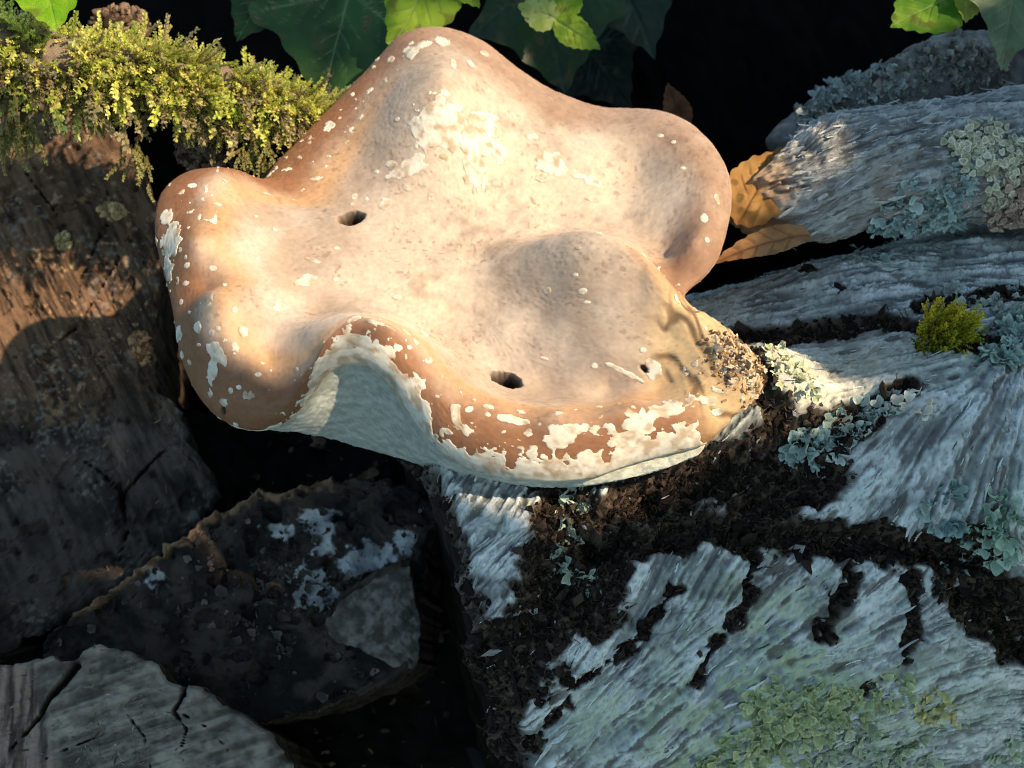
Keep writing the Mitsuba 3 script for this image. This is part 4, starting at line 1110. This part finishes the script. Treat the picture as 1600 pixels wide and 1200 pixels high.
BG1, BG2 = [0.20, 0.28, 0.25], [0.42, 0.52, 0.46]
lichen('leafy_lichen', log_surf, [(1268, 695, 5), (1255, 708, 4)], BG1, BG2, 51, 'blue green leafy lichen on the dark debris right of the front lip', LOBE, 5.0)
lichen('leafy_lichen_001', log_surf, [(1340, 665, 7), (1375, 640, 6), (1320, 690, 5), (1300, 670, 4)], [0.22, 0.29, 0.26], [0.46, 0.52, 0.46], 52, 'ragged grey green lichen patch beside the curled white one below the moss tuft', LOBE, 4.0, per=20)
lichen('curled_lichen', log_surf, [(1425, 632, 4.5)], [0.55, 0.50, 0.40], [0.78, 0.74, 0.64], 53, 'curled whitish lichen right of the ragged grey green patch', LOBE, 4.5, 1.2, per=14)
lichen('leafy_lichen_002', log_surf, [(1560, 805, 7), (1545, 850, 6), (1500, 880, 4), (1585, 830, 5)], [0.22, 0.32, 0.25], [0.42, 0.54, 0.42], 54, 'broad pale green lichen lobes at the right edge under the streaky bulge', LOBE, 5.0, per=16)
lichen('leafy_lichen_003', log_surf, [(1475, 795, 6), (1485, 830, 4)], [0.15, 0.23, 0.22], [0.33, 0.43, 0.40], 55, 'dark blue green lichen on the foot of the streaky bulge', LOBE, 4.5, per=14)
lichen('leafy_lichen_004', log_surf, [(1585, 540, 7), (1560, 560, 5), (1600, 520, 6)], BG1, BG2, 56, 'blue green lichen at the right edge above the streaky bulge', LOBE, 4.2)
lichen('leafy_lichen_005', limb_surf, [(1400, 340, 7), (1440, 350, 8), (1470, 320, 7), (1480, 365, 6), (1390, 370, 5), (1500, 290, 6), (1430, 300, 4)], [0.20, 0.29, 0.28], [0.42, 0.52, 0.50], 57, 'large blue green leafy lichen on the birch limb at the right', LOBE, 3.8, 0.5, per=22, lift=0.1)
lichen('crusty_lichen', limb_surf, [(1540, 215, 7), (1520, 245, 6), (1570, 260, 7), (1500, 225, 5), (1590, 225, 6), (1560, 300, 5)], [0.36, 0.35, 0.24], [0.74, 0.70, 0.54], 58, 'cream yellow knobbly lichen on the birch limb in the upper right', KNOB, 2.6, 0.9, per=40)
lichen('brown_lichen', limb_surf, [(1570, 330, 7), (1590, 300, 7), (1585, 365, 6)], [0.26, 0.18, 0.14], [0.56, 0.42, 0.34], 59, 'pinkish brown knobbly lichen at the right edge beside the leafy one', KNOB, 2.6, 0.9, per=40)
lichen('grey_lichen', back_surf, [(1270, 165, 6), (1310, 140, 7), (1340, 150, 7), (1380, 130, 6), (1250, 185, 4)], [0.20, 0.22, 0.21], [0.40, 0.43, 0.40], 60, 'grey green lichen fringe on the far branch, left part', LOBE, 4.0, 0.9, per=18)
lichen('grey_lichen_001', back_surf, [(1450, 100, 8), (1500, 95, 9), (1540, 115, 8), (1480, 130, 8), (1410, 135, 7)], [0.15, 0.14, 0.13], [0.33, 0.31, 0.28], 61, 'brownish grey lichen mound on the far branch under the right ivy leaves', LOBE, 3.4, 0.9, per=22)
YG1, YG2 = [0.28, 0.33, 0.16], [0.50, 0.52, 0.27]
lichen('yellow_lichen', log_surf, [(1210, 1120, 8), (1250, 1110, 7), (1190, 1150, 6), (1290, 1100, 6), (1320, 1110, 6), (1160, 1180, 7), (1240, 1150, 7), (1285, 1135, 6), (1120, 1195, 6), (1190, 1090, 5)], YG1, YG2, 62, 'yellow green crusty lichen sheet in the lower right below the dark recess', FLATLOBE, 3.2, 0.5, per=24)
lichen('yellow_lichen_001', log_surf, [(1465, 1105, 6), (1450, 1110, 4)], [0.40, 0.38, 0.14], [0.60, 0.56, 0.26], 63, 'isolated bright yellow lichen spot in the lower right', FLATLOBE, 3.0, 0.5, per=26)
lichen('yellow_lichen_002', log_surf, [(1395, 1080, 5), (1350, 1090, 5)], YG1, YG2, 64, 'small yellow green lichen just left of the bright yellow spot', FLATLOBE, 3.0, 0.5, per=26)
lichen('yellow_lichen_003', log_surf, [(1290, 1180, 6), (1360, 1170, 5), (1340, 1140, 6), (1420, 1165, 5), (1450, 1190, 6), (1390, 1190, 6)], [0.26, 0.31, 0.20], [0.46, 0.50, 0.34], 65, 'grey green lichen patch at the bottom edge below the yellow green sheet', FLATLOBE, 3.2, 0.5, per=20)
lichen('yellow_lichen_004', log_surf, [(1570, 1180, 6), (1590, 1150, 5)], [0.28, 0.34, 0.24], [0.48, 0.54, 0.38], 66, 'pale green lichen in the bottom right corner', FLATLOBE, 3.2, 0.5, per=20)
lichen('pale_lichen', log_surf, [(900, 775, 5), (885, 800, 4), (890, 845, 4), (875, 880, 3), (905, 905, 3)], [0.20, 0.25, 0.20], [0.40, 0.45, 0.36], 67, 'grey green lichen on the left end of the birch log under the fungus', LOBE, 3.4, 0.8, per=22)
lichen('pale_lichen_001', log_surf, [(1235, 590, 4), (1215, 560, 4), (1260, 600, 4)], [0.34, 0.38, 0.24], [0.60, 0.60, 0.42], 68, 'pale green lichen on the bark right beside the golden stem', LOBE, 2.8, 0.8, per=24)
lichen('pale_lichen_002', log_surf, [(1530, 480, 6), (1570, 470, 5), (1500, 460, 4), (1560, 500, 4)], [0.20, 0.24, 0.21], [0.45, 0.48, 0.42], 69, 'grey lichen on the bark to the right of the moss tuft', LOBE, 3.2, 0.8, per=20)
lichen('pale_lichen_003', log_surf, [(1360, 395, 5), (1340, 405, 4)], [0.22, 0.29, 0.27], [0.42, 0.50, 0.46], 70, 'thin blue grey lichen on the bark under the large leafy lichen', FLATLOBE, 3.2, 0.6, per=20)

# the ragged foot of the fungus
rg = np.random.default_rng(61)
P_, N_, C_ = [], [], []
for _ in range(900):
    g = rg.random() ** 0.7
    at_ = np.array([1110 + 85 * g + rg.normal(0, 12), 535 + 75 * g + rg.normal(0, 26)])
    ph, nh = cap_surf.hit(*at_, 5)
    if np.abs(topix(ph) - at_).max() > 5:
        continue
    P_.append(ph); N_.append(nh + rg.normal(0, 0.4, 3)); C_.append([0.55, 0.45, 0.32] if rg.random() < 0.45 else ([0.30, 0.18, 0.09] if rg.random() < 0.5 else [0.08, 0.05, 0.035]))
v, f, c = scatter(FLATLOBE + CRUMB, np.array(P_), bases(np.array(N_), rg.normal(0, 1, (len(P_), 3)), rg.gamma(2.5, 0.15, len(P_)) + 0.15), np.array(C_), seed=62)
add('bracket_fungus__neck_crust', v, f, 'mat_flake', c, smooth=False, kind='stuff')

# the moss tuft
rg = np.random.default_rng(71)
p0, n0 = log_surf.hit(1468, 535)
a, b, n = frame(n0, [1, 0, 0])
N_ = 760
g, r = rg.uniform(0, 2 * np.pi, N_), np.sqrt(rg.random(N_))
pos = p0 + (r * np.cos(g))[:, None] * a * 8.5 + (r * np.sin(g))[:, None] * b * 8.5 + n * (5.0 * np.sqrt(1 - r ** 2))[:, None] - n * 2.0
dirs = n + 0.7 * ((r * np.cos(g))[:, None] * a + (r * np.sin(g))[:, None] * b) + np.array([0, 0.5, 0]) + rg.normal(0, 0.22, (N_, 3))
hue = np.clip(0.5 + (r * np.sin(g)) * 0.45 + rg.normal(0, 0.2, N_), 0, 1)[:, None]
cols = (np.array([0.10, 0.19, 0.02]) * (1 - hue) + np.array([0.62, 0.50, 0.05]) * hue) * rg.uniform(0.7, 1.25, (N_, 1))
add('moss_tuft', *scatter(MOSS, pos, bases(np.cross(dirs, rg.normal(0, 1, dirs.shape)), dirs, rg.gamma(7, 0.8, N_)), cols, seed=7)[:2], 'mat_moss', scatter(MOSS, pos, bases(dirs, dirs[:, ::-1], np.ones(N_)), cols, seed=7)[2], smooth=False,
    lab='small round tuft of yellow and green moss in a crack of the birch log', cat='moss')


# ---------------------------------------------------------------- leaves
IVY = [(0.0, 0.0), (-0.10, 0.10), (-0.13, 0.27), (-0.04, 0.43), (0.10, 0.40), (0.20, 0.37), (0.32, 0.47), (0.44, 0.50), (0.52, 0.36), (0.64, 0.25), (0.82, 0.12), (1.0, 0.0)]
OVAL = [(0.0, 0.0), (0.02, 0.12), (0.14, 0.28), (0.32, 0.36), (0.5, 0.34), (0.7, 0.24), (0.88, 0.10), (1.0, 0.0)]


def leaf_mesh(shape, wide, fold, wave, seed, n_r=26, n_t=150, teeth=0.0):
    """one unit from the foot to the tip, x along the midrib"""
    half = np.array(shape) * [1, wide]
    al = np.concatenate([[0], np.cumsum(np.linalg.norm(np.diff(half, axis=0), axis=1))])
    cs = CubicSpline(al, half)
    u = np.linspace(0, al[-1], n_t // 2, endpoint=False)
    up = cs(u)
    tip = half[-1:]
    lo = up[1:][::-1] * [1, -1]
    edge = np.vstack([up, tip, lo])
    c0 = np.array([0.34, 0.0])
    k = np.arange(len(edge))
    edge = c0 + (edge - c0) * (1 + 0.03 * np.sin(k * 0.7 + seed) + teeth * np.sin(k * 2.2))[:, None]
    r = np.linspace(0.01, 1, n_r)[:, None, None]
    p = (c0 + (edge - c0)[None] * r).reshape(-1, 2)
    foot = np.array([0.02, 0.0])
    tips = [(1, 0), (0.44, 0.50 * wide), (0.44, -0.50 * wide), (-0.04, 0.42 * wide), (-0.04, -0.42 * wide)] if len(shape) > 9 else [(1, 0)]
    dv = np.full(len(p), 9.0)
    for q in tips:
        q = np.array(q, float)
        d = q - foot
        L = np.linalg.norm(d)
        t = np.clip((p - foot) @ d / L ** 2, 0, 1)
        dv = np.minimum(dv, np.linalg.norm(p - foot - t[:, None] * d, axis=1) * (1.0 + 1.2 * t) + 0.002)
        for s in np.linspace(0.2, 0.85, 5):
            for sd in (1, -1):
                o2 = foot + d * s
                e2 = np.array([d[0] * 0.72 - sd * d[1] * 0.69, d[1] * 0.72 + sd * d[0] * 0.69]) * 0.34 * (1 - 0.5 * s)
                t2 = np.clip((p - o2) @ e2 / (e2 @ e2), 0, 1)
                dv = np.minimum(dv, np.linalg.norm(p - o2 - t2[:, None] * e2, axis=1) * (1.9 + 1.5 * t2) + 0.006)
    vein = np.exp(-(dv / 0.014) ** 2)
    z = fold * np.abs(p[:, 1]) - 0.10 * p[:, 0] ** 2 + wave * 0.5 * (fbm(np.column_stack([p * 3.0, p[:, :1] * 0 + seed]), 3, seed) - 0.5) - 0.008 * vein + 0.012 * np.clip(dv / 0.06, 0, 1)
    f = grid_faces(n_r, len(edge), wrap=True)
    return np.column_stack([p, z]), f, vein, p


def leaf(key, foot, tip, wf, wt, shape, wide, roll, ca, cb, cv, mat, seed, fold=0.12, wave=0.16, teeth=0.0, **kw):
    A, B = at(*foot, wf), at(*tip, wt)
    d = B - A
    L = np.linalg.norm(d)
    x = d / L
    n = np.array([0, 0, 1.0]) - x * x[2]
    n /= np.linalg.norm(n)
    y = np.cross(n, x)
    n, y = n * math.cos(roll) + y * math.sin(roll), y * math.cos(roll) - n * math.sin(roll)
    v, f, vein, p = leaf_mesh(shape, wide, fold, wave, seed, teeth=teeth)
    k = fbm(np.column_stack([p * 5, p[:, :1] * 0 + seed]), 4, seed + 3)
    c = mixc(ca, cb, sstep(0.3, 0.7, k))
    spot_ = sstep(0.72, 0.78, noise(np.column_stack([p * 9, p[:, :1] * 0 + seed]), 6))
    c = mixc(c, np.array([0.10, 0.07, 0.03]), 0.6 * spot_ * sstep(0.3, 0.7, k))
    c = mixc(c, np.array(cv), 0.85 * vein)
    add(key, A + L * (v[:, :1] * x + v[:, 1:2] * y + v[:, 2:] * n), f, mat, c, **kw)
    return A


def stem(key, pts, r0, r1, col):
    pts = np.array(pts)
    cs = CubicSpline(np.arange(len(pts)), pts) if len(pts) > 2 else None
    u = np.linspace(0, len(pts) - 1, 30)
    p = cs(u) if cs else pts[0] + (pts[1] - pts[0]) * u[:, None] / (len(pts) - 1)
    t = np.gradient(p, axis=0)
    t /= np.linalg.norm(t, axis=1, keepdims=True)
    e = np.cross(t, [0.1, 0.3, 0.95]); e /= np.linalg.norm(e, axis=1, keepdims=True)
    g = np.cross(t, e)
    a = np.linspace(0, 2 * np.pi, 10, endpoint=False)
    r = np.linspace(r0, r1, 30)
    v = p[:, None] + r[:, None, None] * (np.cos(a)[None, :, None] * e[:, None] + np.sin(a)[None, :, None] * g[:, None])
    add(key, v.reshape(-1, 3), grid_faces(30, 10, wrap=True), 'mat_wood', np.full((300, 3), 1) * np.array(col))


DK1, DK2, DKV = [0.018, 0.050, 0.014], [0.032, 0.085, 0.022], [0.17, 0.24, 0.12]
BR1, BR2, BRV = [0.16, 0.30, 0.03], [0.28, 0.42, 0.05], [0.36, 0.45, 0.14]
tag('ivy_plant', 'ivy trailing behind the top of the fungus with dark veined and bright young leaves', 'ivy')
feet = []
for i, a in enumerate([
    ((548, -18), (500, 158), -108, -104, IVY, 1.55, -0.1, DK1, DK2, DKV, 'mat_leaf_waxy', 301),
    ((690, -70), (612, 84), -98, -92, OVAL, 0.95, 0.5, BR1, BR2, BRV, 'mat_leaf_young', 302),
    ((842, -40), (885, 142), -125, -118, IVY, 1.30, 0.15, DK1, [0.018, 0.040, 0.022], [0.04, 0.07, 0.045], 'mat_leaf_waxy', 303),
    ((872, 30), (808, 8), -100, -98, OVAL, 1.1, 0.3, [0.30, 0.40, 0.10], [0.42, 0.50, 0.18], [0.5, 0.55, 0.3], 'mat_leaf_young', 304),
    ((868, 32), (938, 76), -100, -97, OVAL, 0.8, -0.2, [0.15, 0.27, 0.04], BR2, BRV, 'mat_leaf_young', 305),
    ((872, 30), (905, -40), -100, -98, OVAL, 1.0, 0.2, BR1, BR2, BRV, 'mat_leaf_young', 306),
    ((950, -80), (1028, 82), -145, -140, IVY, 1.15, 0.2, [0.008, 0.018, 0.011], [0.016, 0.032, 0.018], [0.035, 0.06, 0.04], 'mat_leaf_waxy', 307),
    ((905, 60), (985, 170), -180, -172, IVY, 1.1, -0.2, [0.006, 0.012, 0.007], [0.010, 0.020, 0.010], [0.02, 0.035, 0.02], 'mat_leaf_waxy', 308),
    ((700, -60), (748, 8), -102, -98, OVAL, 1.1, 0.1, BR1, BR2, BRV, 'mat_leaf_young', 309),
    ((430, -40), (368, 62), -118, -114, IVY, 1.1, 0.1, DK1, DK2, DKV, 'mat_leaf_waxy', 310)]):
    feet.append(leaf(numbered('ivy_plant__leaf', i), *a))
stem('ivy_plant__stem', [at(300, -90, -140), feet[0], at(640, -60, -120), feet[1], at(780, -70, -122), feet[2], feet[6] + [0, 2, 0], at(1150, -90, -160)], 1.3, 1.0, [0.10, 0.07, 0.045])
stem('ivy_plant__stem_001', [feet[2], feet[3] + [0, -1, 0]], 0.8, 0.6, [0.22, 0.24, 0.08])
stem('ivy_plant__stem_002', [feet[6], feet[7]], 0.8, 0.6, [0.06, 0.07, 0.03])
tag('ivy_sprig', 'ivy sprig with bright green and grey green leaves in the upper right corner', 'ivy')
f0 = leaf('ivy_sprig__leaf', (1492, -8), (1394, 36), -80, -74, OVAL, 1.35, -0.35, [0.10, 0.24, 0.03], [0.24, 0.40, 0.05], BRV, 'mat_leaf_young', 321)
f1 = leaf('ivy_sprig__leaf_001', (1510, -22), (1512, 32), -78, -72, OVAL, 1.2, 0.3, [0.32, 0.38, 0.06], [0.48, 0.50, 0.10], [0.5, 0.5, 0.2], 'mat_leaf_young', 322)
f2_ = leaf('ivy_sprig__leaf_002', (1590, -60), (1572, 106), -76, -66, IVY, 0.85, 0.1, [0.085, 0.13, 0.07], [0.13, 0.19, 0.10], [0.24, 0.30, 0.18], 'mat_leaf_waxy', 323)
stem('ivy_sprig__stem', [f0, f1 + [0, 1, 0], at(1550, -45, -80), f2_, at(1700, -90, -80)], 0.9, 1.2, [0.15, 0.12, 0.06])
tag('ivy_shoot', 'single bright green ivy leaf hanging into the upper left corner', 'ivy')
f3 = leaf('ivy_shoot__leaf', (55, -95), (88, 42), -45, -38, OVAL, 1.25, 0.35, [0.18, 0.40, 0.02], [0.28, 0.50, 0.04], [0.34, 0.5, 0.1], 'mat_leaf_young', 331)
stem('ivy_shoot__stem', [f3, at(20, -160, -50), at(-60, -200, -60)], 0.8, 1.0, [0.15, 0.18, 0.06])

leaf('dead_leaf', (1152, 350), (1228, 222), -54, -62, OVAL, 0.85, 0.1, [0.40, 0.20, 0.07], [0.58, 0.33, 0.12], [0.3, 0.15, 0.06], 'mat_leaf_young', 341, fold=0.3, wave=0.5, lab='curled orange dead leaf caught between the fungus and the birch limb', cat='dead leaf')
leaf('dead_leaf_001', (1268, 364), (1110, 404), -50, -42, OVAL, 0.36, -0.4, [0.22, 0.10, 0.04], [0.34, 0.17, 0.07], [0.2, 0.09, 0.04], 'mat_flake', 342, fold=0.3, wave=0.3, lab='narrow brown dead leaf lying on the birch log below the limb', cat='dead leaf')
leaf('dead_leaf_002', (1072, 200), (1040, 130), -120, -118, OVAL, 0.8, 0.4, [0.10, 0.035, 0.015], [0.18, 0.07, 0.03], [0.1, 0.04, 0.02], 'mat_flake', 343, fold=0.3, wave=0.3, lab='dim reddish dead leaf in the dark just behind the cap', cat='dead leaf')

# ---------------------------------------------------------------- added shrub outside the picture, leaves set to shape sun and shade below
SUN_N = SUN_C / np.linalg.norm(SUN_C)
Q1 = np.array([SUN_N[1], -SUN_N[0], 0]); Q1 /= np.linalg.norm(Q1)
Q2 = np.cross(SUN_N, Q1)
rg = np.random.default_rng(401)
lv = [leaf_mesh(OVAL, 1.2, 0.12, 0.2, 400 + i, 7, 28) for i in range(6)]
TL = [(v, f, 0.8 + 0.4 * vein) for v, f, vein, p in lv]
near1 = topix(face1.v)
gaps = [cap_v[(seam_d > 15) & ((seam_d > 30) | (cap_v[:, 0] > -30) | (cap_v[:, 1] > 40))][::5]] + [cap_v[(seam_d > 5) & (cap_v[:, 0] > 10)][::9] + 9 * o for o in (Q1, Q1 * 0.7 + Q2 * 0.7)] + [cap_v[(seam_d > 9) & (cap_v[:, 1] > 30)][::9] + 8 * Q2, branch_surf.v[::3], branch_surf.v[::3] + 9 * branch_surf.n[::3], face1.v[(near1[:, 1] < 585) & (near1[:, 0] > -20)][::5]]
gaps += [at(x, y, w)[None] + rg.normal(0, 3.5, (40, 3)) for x, y, w in ((650, 45, -95), (640, 10, -95), (870, 30, -100), (910, 60, -98), (1440, 25, -76), (1400, 30, -75), (1515, 10, -75), (60, 20, -40), (90, 0, -40), (30, 10, -40), (1195, 250, -56), (1170, 280, -56), (1220, 225, -60))]
gaps += [log_surf.hit(x, y)[0][None] + rg.normal(0, r, (40, 3)) for x, y, r in ((1225, 595, 2.5), (1265, 610, 2.5), (1310, 595, 2.5), (1350, 590, 2), (1235, 565, 2.5), (1468, 520, 4), (1425, 632, 2.5), (1280, 640, 1.5))]
gaps += [limb_surf.hit(x, y)[0][None] + rg.normal(0, 2.0, (30, 3)) for x, y in ((1540, 215), (1520, 240), (1575, 265), (1500, 230))]
gaps = np.vstack(gaps)
open_sky = cKDTree(np.column_stack([gaps @ Q1, gaps @ Q2]))
P, N_, S_ = [], [], []
outline = lv[0][0][-28:]
for tries in range(34000):
    q1, q2, t = rg.uniform(-240, 320), rg.uniform(-170, 400), rg.uniform(620, 780)
    sz = rg.uniform(22, 60) if tries < 7000 else rg.uniform(6, 18)
    c = Q1 * q1 + Q2 * q2 + SUN_N * t
    nn = SUN_N + rg.normal(0, 0.4, 3)
    m = bases(nn[None], rg.normal(0, 1, (1, 3)), [sz])[0]
    o = outline @ m.T + c
    if open_sky.query(np.column_stack([o @ Q1, o @ Q2]))[0].min() < 0.8 or open_sky.query([(c + m[:, 0] * 0.35) @ Q1, (c + m[:, 0] * 0.35) @ Q2])[0] < 3:
        continue
    px = topix(o)
    if ((px[:, 0] > -60) & (px[:, 0] < 1660) & (px[:, 1] > -60) & (px[:, 1] < 1260)).any():
        continue
    P.append(c); N_.append(nn); S_.append(m)
    if len(P) >= 9000:
        break
P = np.array(P)
v, f, c = scatter(TL, P, np.array(S_), np.array([0.06, 0.11, 0.03]) * rg.uniform(0.7, 1.4, (len(P), 1)), seed=9)
tag('added_shade_shrub', 'added unseen leafy shrub on the sunny side, placed to shade the log pile', 'shrub')
add('added_shade_shrub__foliage', v, f, 'mat_leaf_waxy', c, kind='stuff')
stem('added_shade_shrub__stem', [SUN_N * 700 + Q1 * g1 + Q2 * g2 for g1, g2 in ((900, 200), (500, 130), (300, 60), (200, 20), (140, -40))], 9, 2, [0.10, 0.075, 0.05])
